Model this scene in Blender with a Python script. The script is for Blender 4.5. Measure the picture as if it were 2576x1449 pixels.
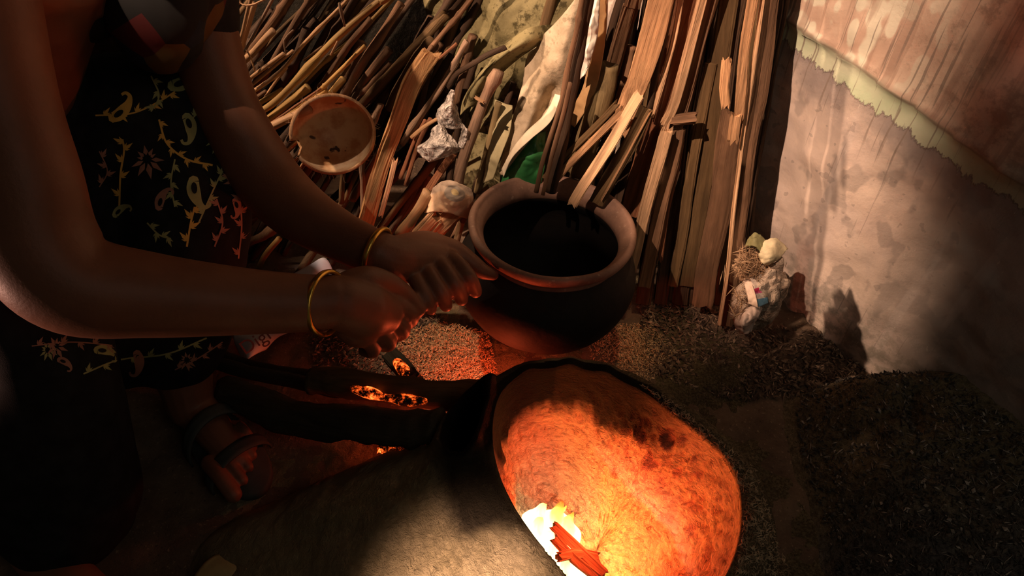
import bpy, bmesh, math, random
import numpy as np
from mathutils import Vector as V, Matrix, noise as MN
from mathutils.bvhtree import BVHTree
from mathutils.geometry import tessellate_polygon
random.seed(7); RNG = np.random.default_rng(7)
for o in list(bpy.data.objects): bpy.data.objects.remove(o)
SC = bpy.context.scene; COL = SC.collection
# ------------------------------------------------------------------ camera, world, lights, exposure
TH = math.radians(47); F = 1850.; H = .95; CT, ST = math.cos(TH), math.sin(TH)
cd = bpy.data.cameras.new('camera'); cam = bpy.data.objects.new('camera', cd); COL.objects.link(cam)
cam.location = (0, 0, H); cam.rotation_euler = (math.pi/2-TH, 0, 0)
cd.sensor_width = 36; cd.lens = F/2576*36; cd.clip_start = .02; SC.camera = cam
vs = SC.view_settings; vs.view_transform = 'Standard'; vs.look = 'None'; vs.gamma = 1; vs.use_curve_mapping = False
vs.exposure = 0.0
w = bpy.data.worlds.new('dim_room'); SC.world = w; w.use_nodes = True
w.node_tree.nodes['Background'].inputs[0].default_value = (1, .80, .60, 1)
w.node_tree.nodes['Background'].inputs[1].default_value = .026
def lamp(name, typ, loc, aim, power, col, **k):
    d = bpy.data.lights.new(name, typ); o = bpy.data.objects.new(name, d); COL.objects.link(o)
    o.location = loc
    if aim: o.rotation_euler = (V(aim)-V(loc)).to_track_quat('-Z', 'Y').to_euler()
    d.energy = power; d.color = col
    for a, b in k.items(): setattr(d, a, b)
    return o
lamp('doorway_light', 'SPOT', (-2.2, 1.02, 2.0), (-.06, 1.06, .32), 360, (1, .66, .44), spot_size=math.radians(20), spot_blend=.45, shadow_soft_size=.05)
lamp('added_front_spot', 'SPOT', (-.95, -.15, 2.3), (.02, 1.20, .60), 340, (1, .66, .46), spot_size=math.radians(34), spot_blend=.50, shadow_soft_size=.012)  # added front light for the woodpile faces and side wall; no window stands there
lamp('added_floor_spot', 'SPOT', (-.45, 1.15, 2.0), (-.10, .745, 0), 80, (1, .66, .42), spot_size=math.radians(9), spot_blend=.6, shadow_soft_size=.03)  # added spot to brighten the sawdust left of the pot, no real opening
lamp('added_floor_spot', 'SPOT', (-.45, 1.15, 2.0), (-.29, .92, .05), 50, (1, .74, .62), spot_size=math.radians(7), spot_blend=.6, shadow_soft_size=.02)  # added spot that only brightens the paper
lamp('added_floor_spot', 'SPOT', (.30, .86, 2.0), (.22, .765, 0), 30, (1, .62, .34), spot_size=math.radians(7), spot_blend=.9, shadow_soft_size=.03)  # added spot for the floor right of the pot
lamp('low_side_light', 'SPOT', (-.75, -.45, 1.0), (-.035, .25, .13), 480, (1, .62, .44), spot_size=math.radians(13), spot_blend=1., shadow_soft_size=.04)
lamp('added_elbow_spot', 'SPOT', (-1.5, .15, .15), (-.51, .50, .40), 60, (1, .50, .36), spot_size=math.radians(12), spot_blend=.6, shadow_soft_size=.03)  # added spot for the bright rim of the near elbow, no gap in a wall
lamp('open_side_fill', 'AREA', (.75, -.35, 1.5), (.62, .42, 0), 1.1, (1, .90, .72), size=.7)
lamp('fire_light', 'POINT', (.100, .405, .092), None, 1.7, (1, .11, .028), shadow_soft_size=.012)
lamp('fire_core_light', 'POINT', (.088, .392, .030), None, 1.7, (1, .46, .04), shadow_soft_size=.01)
lamp('ember_and_fill_glow', 'POINT', (-.125, .50, .06), None, .22, (1, .10, .03), shadow_soft_size=.01)
lamp('ember_and_fill_glow', 'POINT', (-.035, .612, .065), None, .9, (1, .10, .03), shadow_soft_size=.01)  # added lamp without embers, puts a red glow on pot bottom and fingertips

# ------------------------------------------------------------------ geometry helpers
def W(px, py, d):
    x = (px-1288)/F*d; u = (724-py)/F*d
    return V((x, d*CT+u*ST, H-d*ST+u*CT))
def ray(px, py):
    x = (px-1288)/F; u = (724-py)/F
    return V((x, CT+u*ST, -ST+u*CT))
def onz(px, py, z):
    r = ray(px, py); return V((0, 0, H))+r*((z-H)/r.z)
WP = V((.515, .738, 0)); WD = V((.559, -.829, 0)); WN = V((-.829, -.559, 0))
def onw(px, py, off=0):
    r = ray(px, py); return V((0, 0, H))+r*(((WP+WN*off-V((0, 0, H))).dot(WN))/r.dot(WN))
LN = V((.18, 1, -.2)); LP = V((.364, .80, 0))      # plane that the firewood leans in
def lean(px, py, off=0, clamp=True, r=0):
    d = ray(px, py); O = V((0, 0, H))
    t = (LP+V((0, off, 0))-O).dot(LN)/d.dot(LN); p = O+d*t
    if clamp and p.z < r:
        p = onz(px, py, r)
    q = onw(px, py, .012+r)                          # never through the side wall
    if q.y > 0 and q.y < p.y and q.x > .1: p = q
    if p.y > 1.20: p = O+d*(1.20/d.y)
    return p
def prune(me):
    b = bmesh.new(); b.from_mesh(me); bmesh.ops.delete(b, geom=[x for x in b.verts if not x.link_faces], context='VERTS'); b.to_mesh(me); b.free(); return me
def link(name, me, mat=None, parent=None, loc=None, smooth=True):
    if mat and not me.materials: me.materials.append(mat)
    if smooth:
        me.polygons.foreach_set('use_smooth', [True]*len(me.polygons))
    o = bpy.data.objects.new(name, me); COL.objects.link(o)
    if parent is not None:
        o.parent = parent
        o.matrix_parent_inverse = parent.matrix_basis.inverted()
    return o
def tag(o, label=None, cat=None, group=None, kind=None):
    for k, v in (('label', label), ('category', cat), ('group', group), ('kind', kind)):
        if v: o[k] = v
    return o
def empty(name, loc):
    o = bpy.data.objects.new(name, None); COL.objects.link(o); o.location = loc; o.empty_display_size = .02
    bpy.context.view_layer.update(); return o
def mesh(name, v, f):
    me = bpy.data.meshes.new(name); me.from_pydata([tuple(a) for a in v], [], f); me.update(); return me
def cat(P, n):                                       # Catmull-Rom resample of tuples
    P = [np.array(p, float) for p in P]
    if len(P) == 2: return [P[0]+(P[1]-P[0])*i/n for i in range(n+1)]
    Q = [2*P[0]-P[1]]+P+[2*P[-1]-P[-2]]; out = []
    m = len(P)-1
    for i in range(n+1):
        t = i/n*m; k = min(int(t), m-1); t -= k
        a, b, c, d = Q[k:k+4]
        out.append(.5*((2*b)+(c-a)*t+(2*a-5*b+4*c-d)*t*t+(3*b-a-3*c+d)*t**3))
    return out
def chain(P, seg=14, n=None, cap=True):              # tapered tube with round ends; P = [(V, r)] -> verts, faces
    n = n or max(6, 5*(len(P)-1))
    R = cat([(*p, r) for p, r in P], n)
    pts = [V(a[:3]) for a in R]; rs = [a[3] for a in R]
    rings = []
    d0 = (pts[1]-pts[0]).normalized(); d1 = (pts[-1]-pts[-2]).normalized()
    pre = [(pts[0]-d0*rs[0]*s, rs[0]*math.sqrt(max(0, 1-s*s))) for s in (.98, .85, .5)]
    post = [(pts[-1]+d1*rs[-1]*s, rs[-1]*math.sqrt(max(0, 1-s*s))) for s in (.5, .85, .98)]
    L = pre+list(zip(pts, rs))+post if cap else list(zip(pts, rs))
    v, f = [], []; up = V((0, 0, 1)) if abs(d0.z) < .9 else V((1, 0, 0))
    x = d0.cross(up).normalized()
    for i, (p, r) in enumerate(L):
        t = (L[min(i+1, len(L)-1)][0]-L[max(i-1, 0)][0]).normalized()
        x = (x-t*x.dot(t)).normalized(); y = t.cross(x)
        for k in range(seg):
            a = 2*math.pi*k/seg; v.append(p+(x*math.cos(a)+y*math.sin(a))*r)
        if i:
            b = (i-1)*seg
            for k in range(seg): f.append((b+k, b+(k+1) % seg, b+seg+(k+1) % seg, b+seg+k))
    f.append(tuple(reversed(range(seg)))); b = (len(L)-1)*seg; f.append(tuple(range(b, b+seg)))
    return v, f
def join(parts):
    v, f = [], []
    for a, b in parts:
        n = len(v); v += list(a); f += [tuple(i+n for i in q) for q in b]
    return v, f
def ball(c, r, sc=(1, 1, 1), n=14):
    v, f = chain([(V((0, 0, -.001)), 1), (V((0, 0, .001)), 1)], seg=n, n=2)
    return [V((p.x*sc[0], p.y*sc[1], p.z*sc[2]))*r+V(c) for p in v], f
def remesh(o, vox, sm=3):
    m = o.modifiers.new('r', 'REMESH'); m.mode = 'VOXEL'; m.voxel_size = vox; m.use_smooth_shade = True
    s = o.modifiers.new('s', 'SMOOTH'); s.factor = .5; s.iterations = sm
    bpy.context.view_layer.update(); dg = bpy.context.evaluated_depsgraph_get()
    me = bpy.data.meshes.new_from_object(o.evaluated_get(dg)); mats = list(o.data.materials); o.modifiers.clear()
    o.data = me
    if not me.materials:
        for q in mats: me.materials.append(q)
    me.polygons.foreach_set('use_smooth', [True]*len(me.polygons))
    return o
def grid(nx, ny, fn):
    v = [fn(i/(nx-1), j/(ny-1)) for j in range(ny) for i in range(nx)]
    f = [(j*nx+i, j*nx+i+1, (j+1)*nx+i+1, (j+1)*nx+i) for j in range(ny-1) for i in range(nx-1)]
    return v, f
def fbm(x, y, z=0, oc=4): return MN.fractal(V((x, y, z)), 1., 2., oc)

# ------------------------------------------------------------------ node helpers
class G:
    def __init__(s, name, rough=.8, spec=.3, metal=0):
        s.m = bpy.data.materials.new(name); s.m.use_nodes = True; s.t = s.m.node_tree
        s.b = s.t.nodes['Principled BSDF']; s.b.inputs['Roughness'].default_value = rough
        s.b.inputs['Specular IOR Level'].default_value = spec; s.b.inputs['Metallic'].default_value = metal
        s.tc = s.t.nodes.new('ShaderNodeTexCoord')
    def n(s, typ, **k):
        q = s.t.nodes.new('ShaderNode'+typ)
        for a, b in k.items(): setattr(q, a, b)
        return q
    def set(s, sock, v):
        if isinstance(v, bpy.types.NodeSocket): s.t.links.new(v, sock)
        elif isinstance(v, (tuple, list)) and len(v) == 3 and sock.type == 'RGBA': sock.default_value = (*v, 1)
        else: sock.default_value = v
    def co(s, scale=(1, 1, 1), which='Object', rot=(0, 0, 0)):
        q = s.n('Mapping'); s.t.links.new(s.tc.outputs[which], q.inputs[0]); q.inputs['Scale'].default_value = scale
        q.inputs['Rotation'].default_value = rot; return q.outputs[0]
    def noise(s, vec, sc=5, det=4, ro=.6, dist=0):
        q = s.n('TexNoise'); s.t.links.new(vec, q.inputs['Vector']); q.inputs['Scale'].default_value = sc
        q.inputs['Detail'].default_value = det; q.inputs['Roughness'].default_value = ro; q.inputs['Distortion'].default_value = dist
        return q.outputs[0]
    def vor(s, vec, sc=5, feat='F1'):
        q = s.n('TexVoronoi', feature=feat); s.t.links.new(vec, q.inputs['Vector']); q.inputs['Scale'].default_value = sc; return q
    def m1(s, op, a, b=0., c=0., clamp=False):
        q = s.n('Math', operation=op, use_clamp=clamp)
        for i, x in enumerate((a, b, c)):
            if i < len(q.inputs): s.set(q.inputs[i], x)
        return q.outputs[0]
    def step(s, x, lo, hi, a=0., b=1.):
        q = s.n('MapRange', interpolation_type='SMOOTHSTEP'); s.set(q.inputs[0], x)
        for i, k in enumerate((lo, hi, a, b)): q.inputs[i+1].default_value = k
        return q.outputs[0]
    def mix(s, f, a, b, mode='MIX'):
        q = s.n('Mix', data_type='RGBA', blend_type=mode); s.set(q.inputs[0], f); s.set(q.inputs[6], a); s.set(q.inputs[7], b); return q.outputs[2]
    def ramp(s, f, stops):
        q = s.n('ValToRGB'); s.set(q.inputs[0], f); e = q.color_ramp.elements
        while len(e) < len(stops): e.new(.5)
        for i, (p, c) in enumerate(stops): e[i].position = p; e[i].color = (*c, 1)
        return q.outputs[0]
    def sep(s, vec):
        q = s.n('SeparateXYZ'); s.t.links.new(vec, q.inputs[0]); return q.outputs
    def col(s, c): s.set(s.b.inputs['Base Color'], c); return s
    def bump(s, h, st=.5, d=.005):
        q = s.n('Bump'); s.set(q.inputs['Height'], h); q.inputs['Strength'].default_value = st; q.inputs['Distance'].default_value = d
        s.t.links.new(q.outputs[0], s.b.inputs['Normal']); return s
    def emit(s, c, st): s.set(s.b.inputs['Emission Color'], c); s.set(s.b.inputs['Emission Strength'], st); return s
def hue(c, k): return tuple(min(1, a*k) for a in c)
def wood(name, c, dark=.35, sc=1., rough=.8, bump=.6, gr=None):
    c = (c[0]*1.06, c[1]*.92, c[2]*.84); g = G(name, rough, .25); oi = g.n('ObjectInfo')
    q = g.n('VectorMath', operation='ADD'); g.t.links.new(g.tc.outputs['Object'], q.inputs[0]); g.t.links.new(oi.outputs['Random'], q.inputs[1])
    def mp(s_):
        a = g.n('Mapping'); g.t.links.new(q.outputs[0], a.inputs[0]); a.inputs['Scale'].default_value = s_; return a.outputs[0]
    n1 = g.noise(mp((90*sc, 90*sc, 5*sc)), 1.6, 5, .65, .6); n2 = g.noise(mp((14, 14, 6)), 1.5, 3, .6)
    n3 = g.noise(mp((260*sc, 260*sc, 9*sc)), 1.2, 3, .7)
    k = g.ramp(n1, [(.30, hue(c, dark)), (.5, hue(c, .8)), (.72, hue(c, 1.15))])
    k = g.mix(g.step(n2, .42, .68, 0, .65), k, gr or hue(c, .45))
    k = g.mix(g.step(n3, .55, .75, 0, .5), k, hue(c, dark*.8))
    v = g.n('HueSaturation'); g.t.links.new(k, v.inputs['Color']); g.set(v.inputs['Value'], g.m1('MULTIPLY_ADD', oi.outputs['Random'], .5, .75))
    g.col(v.outputs[0]); g.bump(g.m1('ADD', n1, g.m1('MULTIPLY', n3, .5)), bump, .003); return g.m
def plain(name, c, rough=.8, var=.3, sc=20, bump=.3, metal=0, spec=.3):
    g = G(name, rough, spec, metal); n = g.noise(g.co(), sc, 5, .65)
    g.col(g.ramp(n, [(.3, hue(c, 1-var)), (.7, hue(c, 1+var))])); g.bump(n, bump, .003); return g.m

# ------------------------------------------------------------------ walls and floor
def m_wall():
    g = G('stained_plaster', .62, .35); P = g.tc.outputs['Object']; X, Y, Z = g.sep(P)
    wob = g.noise(g.co((3, 3, 3)), 1.2, 2)
    zb = g.m1('MULTIPLY_ADD', X, -.11, .443); zb = g.m1('ADD', zb, g.m1('MULTIPLY_ADD', wob, .016, -.008))
    sd = g.m1('SUBTRACT', Z, zb)
    n1 = g.noise(g.co((1, 1, 1)), 9, 6, .65); n2 = g.noise(g.co((1, 1, 1)), 38, 5, .7); n3 = g.noise(g.co((1, 1, 1)), 160, 4, .7)
    drip = g.noise(g.co((62, 1, 3.2)), 1, 4, .55, .25); dripf = g.noise(g.co((150, 1, 5)), 1, 3, .5, .2)
    vr = g.vor(g.co((1, 1, .65)), 62, 'SMOOTH_F1').outputs['Distance']
    # upper coat: peach over cream, brown stain patches, darker brown away from the corner
    up = g.mix(g.step(n1, .38, .62), (.80, .56, .40), (.60, .37, .25))
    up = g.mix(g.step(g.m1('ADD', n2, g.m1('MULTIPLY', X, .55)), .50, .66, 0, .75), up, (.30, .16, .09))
    cells = g.m1('MULTIPLY', g.step(vr, .18, .34), g.step(X, -.12, -.02, 1, 0))
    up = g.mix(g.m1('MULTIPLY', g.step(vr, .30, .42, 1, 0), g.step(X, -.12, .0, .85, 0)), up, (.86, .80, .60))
    up = g.mix(g.m1('MULTIPLY', g.step(drip, .53, .60), g.step(sd, .02, .16, .65, .3)), up, (.38, .20, .12))
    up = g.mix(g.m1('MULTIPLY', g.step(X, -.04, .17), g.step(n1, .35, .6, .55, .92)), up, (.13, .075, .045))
    up = g.mix(g.step(n3, .66, .72, 0, .4), up, (.16, .08, .05))
    # green lip under the border
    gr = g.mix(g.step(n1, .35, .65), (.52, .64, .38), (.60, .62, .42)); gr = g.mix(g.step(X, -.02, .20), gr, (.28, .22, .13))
    gr = g.mix(g.step(dripf, .60, .66, 0, .5), gr, (.22, .22, .12)); gr = g.mix(g.step(sd, -.012, 0, 0, .35), gr, (.40, .34, .22))
    # bare lower wall: mauve grey, dark blots, pale runs
    lo = g.mix(g.step(n1, .36, .64), (.80, .60, .48), (.60, .45, .38))
    lo = g.mix(g.step(X, -.06, .12, 0, .75), lo, (.24, .175, .15))  # lit zone near the corner painted paler, falloff of the light painted rightward
    bl = g.noise(g.co((1, 1, .8)), 17, 3, .5)
    lo = g.mix(g.step(bl, .54, .585, 0, .50), lo, (.20, .145, .125))
    lo = g.mix(g.step(g.m1('ADD', sd, g.m1('MULTIPLY', n1, .12)), -.03, .035, 0, .75), lo, (.145, .105, .10))
    run = g.noise(g.co((26, 1, 2.0)), 1, 2, .5, .1)
    lo = g.mix(g.step(run, .64, .70, 0, .40), lo, (.52, .42, .38))
    lo = g.mix(g.step(dripf, .66, .70, 0, .55), lo, (.22, .15, .12))
    lo = g.mix(g.step(n3, .665, .72, 0, .5), lo, (.66, .56, .48))
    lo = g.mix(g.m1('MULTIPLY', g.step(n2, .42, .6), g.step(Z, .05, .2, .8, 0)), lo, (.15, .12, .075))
    edge_n = g.noise(g.co((30, 1, 7), rot=(0, .5, 0)), 5, 3, .8)
    lo = g.mix(g.step(edge_n, .66, .69, 0, .5), lo, (.72, .60, .50)); lo = g.mix(g.step(g.noise(g.co(), 70, 2, .4), .66, .68, 0, .45), lo, (.22, .155, .13))
    edge = g.m1('ADD', sd, g.m1('MULTIPLY', g.noise(g.co((45, 1, 14)), 1.3, 5, .7), .05))
    edge = g.m1('SUBTRACT', edge, g.m1('MULTIPLY', g.m1('GREATER_THAN', dripf, .69), .0))
    c = g.mix(g.step(edge, -.007, -.004), lo, gr)
    c = g.mix(g.step(sd, -.003, .006), c, up)
    c = g.mix(g.m1('MULTIPLY', g.m1('MULTIPLY', g.step(dripf, .58, .62, 0, .7), g.step(X, -.03, .06, 1, .15)), g.step(sd, -.10, -.05)), c, (.17, .10, .06))
    c = g.mix(g.m1('MULTIPLY', g.step(sd, -.004, 0), g.step(sd, .0, .005, .75, 0)), c, (.22, .15, .08))
    c = g.mix(.13, c, (1, .95, .9))
    g.col(c); g.bump(g.m1('ADD', n2, g.m1('ADD', g.m1('MULTIPLY', g.step(edge, -.009, -.004), 1.2), g.m1('MULTIPLY', n3, .25))), .45, .003)
    return g.m
def wall(name, o0, xdir, x0, x1, h, m, nx, nz, ridge=True):
    def fn(a, b):
        x = x0+(x1-x0)*a; z = -.05+(h+.05)*b
        d = .012*fbm(x*4, 3, z*4)+.0025*fbm(x*22, 9, z*22)
        if ridge:
            s_ = z-(.443-.11*x); d -= .0045*math.exp(-(s_/.006)**2)+(.004 if s_ > 0 else 0)
        return (x, d, z)
    v, f = grid(nx, nz, fn)
    f += []
    o = link(name, mesh(name, v, f), m); o.location = o0; o.rotation_euler = (0, 0, math.atan2(xdir[1], xdir[0]))
    s_ = o.modifiers.new('thick', 'SOLIDIFY'); s_.thickness = .1; s_.offset = -1 if True else 1
    return tag(o, kind='structure')
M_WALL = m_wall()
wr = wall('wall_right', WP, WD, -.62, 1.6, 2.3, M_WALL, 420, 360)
g = G('dark_mud_plaster', .9); n = g.noise(g.co(), 7, 6, .7); n2 = g.noise(g.co(), 60, 5, .7)
g.col(g.mix(g.step(n2, .45, .65), g.ramp(n, [(.35, (.008, .007, .005)), (.6, (.02, .016, .009)), (.8, (.04, .032, .016))]), (.03, .022, .014))); g.bump(n2, .6, .006)
wb = wall('wall_back', V((0, 1.26, 0)), (1, 0), -1.3, .25, 2.3, g.m, 120, 90, False)
# added unseen board, hole cut so the front spot reaches only woodpile and wall
Lh = V((-.95, -.15, 2.3))
hole_ = [(-.75, 1.08), (-.32, 1.00), (-.20, 1.03), (-.05, .95), (.08, 1.01), (.22, 1.0), (.31, .90), (.34, .72), (.50, .62), (.95, .42), (1.3, .70), (1.3, 1.9), (-.75, 1.9)]
hp = [Lh+(V((a, b, 0))-Lh)*.152 for a, b in hole_]; zr = hp[0].z
outer = [V((-1.9, -.8, zr)), V((.3, -.8, zr)), V((.3, .45, zr)), V((-1.9, .45, zr))]
tr_ = tessellate_polygon([outer, hp[::-1]]); vv = outer+hp[::-1]
m_mask = G('mask_board_wood', .9); m_mask.col(m_mask.ramp(m_mask.noise(m_mask.co((3, 40, 3)), 2, 4), [(.3, (.06, .04, .025)), (.7, (.14, .09, .055))]))
o = link('light_mask_board', mesh('light_mask_board', vv, [tuple(q) for q in tr_]), m_mask.m, smooth=False); tag(o, kind='structure'); q_ = o.modifiers.new('t', 'SOLIDIFY'); q_.thickness = .006
def hfloor(x, y):
    h = .006*fbm(x*5, y*5)+.003*fbm(x*24, y*24, 4)
    # packed dirt banked up along the side wall
    d = (V((x, y, 0))-WP).dot(WN)
    if d < .16: h += .030*(1-max(d, 0)/.16)**1.5*(1+.5*fbm(x*30, y*30, 2))
    return h
nx, ny = 330, 300
v, f = grid(nx, ny, lambda a, b: (lambda x, y: (x, y, hfloor(x, y)))(-1.7+3.1*a, -.5+2.3*b))
g = G('packed_dirt', .95, .15); n = g.noise(g.co(), 12, 6, .7); n2 = g.noise(g.co(), 150, 4, .7)
c = g.ramp(n, [(.3, (.085, .055, .038)), (.55, (.17, .115, .078)), (.75, (.24, .165, .11))])
c = g.mix(g.step(n2, .60, .68, 0, .6), c, (.42, .30, .19)); c = g.mix(g.step(n2, .30, .40, .7, 0), c, (.04, .028, .02))
g.col(c); g.bump(g.m1('ADD', n, n2), .6, .004)
fl = tag(link('floor', mesh('floor', v, f), g.m), kind='structure')
# ------------------------------------------------------------------ clay stove
def poly_z(L, z): return np.array([onz(a, b, z)[:2] for a, b in L])
def sdist(PX, PY, poly):                              # signed distance, negative inside
    d = np.full(PX.shape, 1e9); ins = np.zeros(PX.shape, bool); n = len(poly)
    for i in range(n):
        a, b = poly[i], poly[(i+1) % n]; e = b-a
        t = np.clip(((PX-a[0])*e[0]+(PY-a[1])*e[1])/(e@e), 0, 1)
        d = np.minimum(d, np.hypot(PX-a[0]-t*e[0], PY-a[1]-t*e[1]))
        c = (a[1] > PY) != (b[1] > PY)
        with np.errstate(divide='ignore', invalid='ignore'): xi = (b[0]-a[0])*(PY-a[1])/(b[1]-a[1])+a[0]
        ins ^= c & (PX < xi)
    return np.where(ins, -d, d)
def sm(p, n=90): 
    q = [tuple(a) for a in p]; q = q+q[:3]; r = cat(q, n*len(q)//len(p)); m = int(len(r)*2.5/ (len(q)-1)); 
    return p
MH = poly_z([(1262, 985), (1310, 935), (1380, 915), (1450, 915), (1530, 940), (1600, 980), (1680, 1045), (1760, 1100), (1820, 1150), (1852, 1210), (1862, 1300), (1845, 1400), (1790, 1500), (1700, 1575), (1600, 1600), (1520, 1560), (1430, 1452), (1380, 1395), (1325, 1325), (1280, 1250), (1250, 1170), (1240, 1100), (1245, 1035)], .2)
VH = poly_z([(1222, 1000), (1180, 1012), (1145, 1042), (1122, 1085), (1115, 1125), (1135, 1165), (1165, 1180), (1190, 1160), (1212, 1110), (1230, 1050)], .165)
FH = poly_z([(965, 1080), (978, 1118), (1005, 1136), (1040, 1142), (1068, 1128), (1086, 1098), (1088, 1060), (1060, 1035), (1000, 1035)], .11)
CX_, CY_ = .115, .42; NA = 720
tb = np.arctan2(MH[:, 1]-CY_, MH[:, 0]-CX_); rb = np.hypot(MH[:, 0]-CX_, MH[:, 1]-CY_); od = np.argsort(tb); tb, rb = tb[od], rb[od]
TA = np.linspace(-math.pi, math.pi, NA, endpoint=False); RB = np.interp(TA, np.r_[tb-2*math.pi, tb, tb+2*math.pi], np.r_[rb, rb, rb])
kk = np.exp(-.5*(np.arange(-20, 21)/9.)**2); kk /= kk.sum(); RB = np.convolve(np.r_[RB[-20:], RB, RB[:20]], kk, 'valid')
MH = np.stack([CX_+RB*np.cos(TA), CY_+RB*np.sin(TA)], -1)[::4]
si = 1-(1-np.linspace(0.02, 1, 70))**1.3; do = np.r_[np.linspace(.0012, .30, 165), np.linspace(.306, .60, 40)]
RR = np.concatenate([si[:, None]*RB[None, :], RB[None, :]+do[:, None]]); PX = CX_+RR*np.cos(TA)[None, :]; PY = CY_+RR*np.sin(TA)[None, :]
dm, dv, df = sdist(PX, PY, MH), sdist(PX, PY, VH), sdist(PX, PY, FH)
S = lambda t: (lambda u: u*u*(3-2*u))(np.clip(t, 0, 1))
NZ = np.array([[fbm(x*9, y*9, 1) for x, y in zip(*q)] for q in zip(PX, PY)]); NF = np.array([[fbm(x*55, y*55, 7, 3) for x, y in zip(*q)] for q in zip(PX, PY)])
ang = np.arctan2(PY-.42, PX-.12)                      # 0 = right, pi = left
left = S((-PX+.02)/.10)*S((.60-PY)/.10+.2)
Wd = .065+.33*left*S((.62-PY)/.22)
rimz = .2-.02*S((PY-.5)/.1)
t = np.clip((dm-.012)/Wd, 0, 1); out = rimz*(1-t**(1.9-.95*left))**(.62+.3*left)
lip = .010*np.exp(-((dm-.012)/.016)**2)*(1-left*.6)
h = out+lip
t = np.clip(-dm/(.05+.095*S((PX-.02)/.17)), 0, 1)
inn = .2-.225*np.sin(t*math.pi/2)**.85
h = np.where(dm < 0, np.minimum(inn-.02*S((PY-.5)/.1), h), h)
h += np.where(dm < 0, 1, .30)*(.006*NF)*S(np.abs(dm)/.01)+.007*NZ*S(np.abs(dm)/.03)
# three pot rests at the back of the mouth
for px, py, a in ((1330, 965, .012), (1430, 950, .014), (1520, 962, .013)):
    q = onz(px, py, .17); h += a*.6*np.exp(-(((PX-q.x)/.013)**2+((PY-q.y)/.02)**2))*(dm < .02)
h += .020*np.exp(-((dv-.006)/.009)**2)*S(dm/.02)*(dm > 0)
h = np.where(dv < 0, h-.15*S(-dv/.022), h)
h = np.where(df < 0, h-.11*S(-df/.012), h)
co = np.zeros(len(fl.data.vertices)*3); fl.data.vertices.foreach_get('co', co); co = co.reshape(-1, 3)
for pl in (MH, VH, FH): co[:, 2] -= .09*(sdist(co[:, 0], co[:, 1], pl) < .02)
fl.data.vertices.foreach_set('co', co.ravel())
# crack below the vent
ca = onz(1075, 1195, .14); cb = onz(1200, 1178, .15)
h = np.maximum(h, -.05); h -= .03*S((np.hypot(PX-CX_, PY-CY_)-.50)/.1)
TT = np.broadcast_to(TA[None, :], h.shape)
rad = np.array([[abs(fbm(math.cos(t_)*3.2, math.sin(t_)*3.2, z_*34, 4))*1.0+.6*fbm(math.cos(t_)*9, math.sin(t_)*9, z_*70+9, 3) for t_, z_ in zip(*q)] for q in zip(TT[:70], h[:70])])
k_ = np.zeros_like(h); k_[:70] = rad*.010*S(-dm[:70]/.012)
PX = PX-k_*np.cos(TT); PY = PY-k_*np.sin(TT)
v = np.stack([PX, PY, h], -1).reshape(-1, 3).tolist(); ny, nx = PX.shape
f = [(j*nx+i, (j+1)*nx+i, (j+1)*nx+(i+1) % nx, j*nx+(i+1) % nx) for j in range(ny-1) for i in range(nx) if h[j, i] > -.012 or dm[j, i] < .03]+[tuple(range(nx))]
me = mesh('clay_stove', v, f)
at = me.color_attributes.new('kind', 'FLOAT_COLOR', 'POINT')
soot = np.clip(S((.012-dv)/.02)+np.where(dm < .010, 1, 0)*S((h-.105-.03*NZ-.012*NF)/.035)*S((PY-.43)/.06)*S((.25-PX)/.10)*.97+S((.05-np.abs(dm-.03))/.03)*S((.06-PX)/.04)*S((PY-.33+.03*NZ)/.03)*.9, 0, 1)
grass = np.where(dm > -.004, 1, 0)*S((PX-.05)/.08)
ca_ = np.zeros((ny*nx, 4)); ca_[:, 0] = soot.ravel(); ca_[:, 1] = grass.ravel(); ca_[:, 2] = (dm < 0).ravel(); ca_[:, 3] = 1
at.data.foreach_set('color', ca_.ravel())
g = G('baked_clay', .92, .15); n = g.noise(g.co(), 14, 6, .65); n2 = g.noise(g.co((1, 1, 2.2)), 75, 5, .75, .8); n3 = g.noise(g.co(), 260, 4, .7)
va = g.n('VertexColor', layer_name='kind'); R_, G_, B_ = g.sep(va.outputs[0])[:3]
c = g.ramp(n, [(.3, (.23, .18, .095)), (.6, (.36, .285, .17)), (.8, (.45, .36, .24))])
c = g.mix(g.step(n2, .60, .70, 0, .7), c, (.10, .075, .045))
c = g.mix(g.m1('MULTIPLY', G_, g.step(n3, .38, .62, .45, 1)), c, (.10, .075, .04)); c = g.mix(g.m1('MULTIPLY', G_, g.step(n3, .64, .70)), c, (.50, .40, .26))
ic = g.ramp(n2, [(.28, (.17, .08, .045)), (.5, (.60, .36, .24)), (.8, (.80, .52, .34))])
c = g.mix(B_, c, ic); c = g.mix(R_, c, (.010, .007, .006))
g.col(c); g.bump(g.m1('ADD', g.m1('MULTIPLY', n2, 1.3), g.m1('MULTIPLY', n3, .5)), .95, .009)
stove = tag(link('clay_stove', prune(me), g.m), 'low molded clay stove with a round fire mouth and side vent', 'stove')
M_SOOT = plain('soot_black', (.02, .015, .012), .9, .4, 60)
g = G('dry_straw_grit', .9)
g.col(g.ramp(g.noise(g.co(), 90, 2), [(.35, (.20, .14, .08)), (.65, (.55, .42, .27))])); M_STRAW = g.m
BV = BVHTree.FromPolygons([V(a) for a in v], f)
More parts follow.
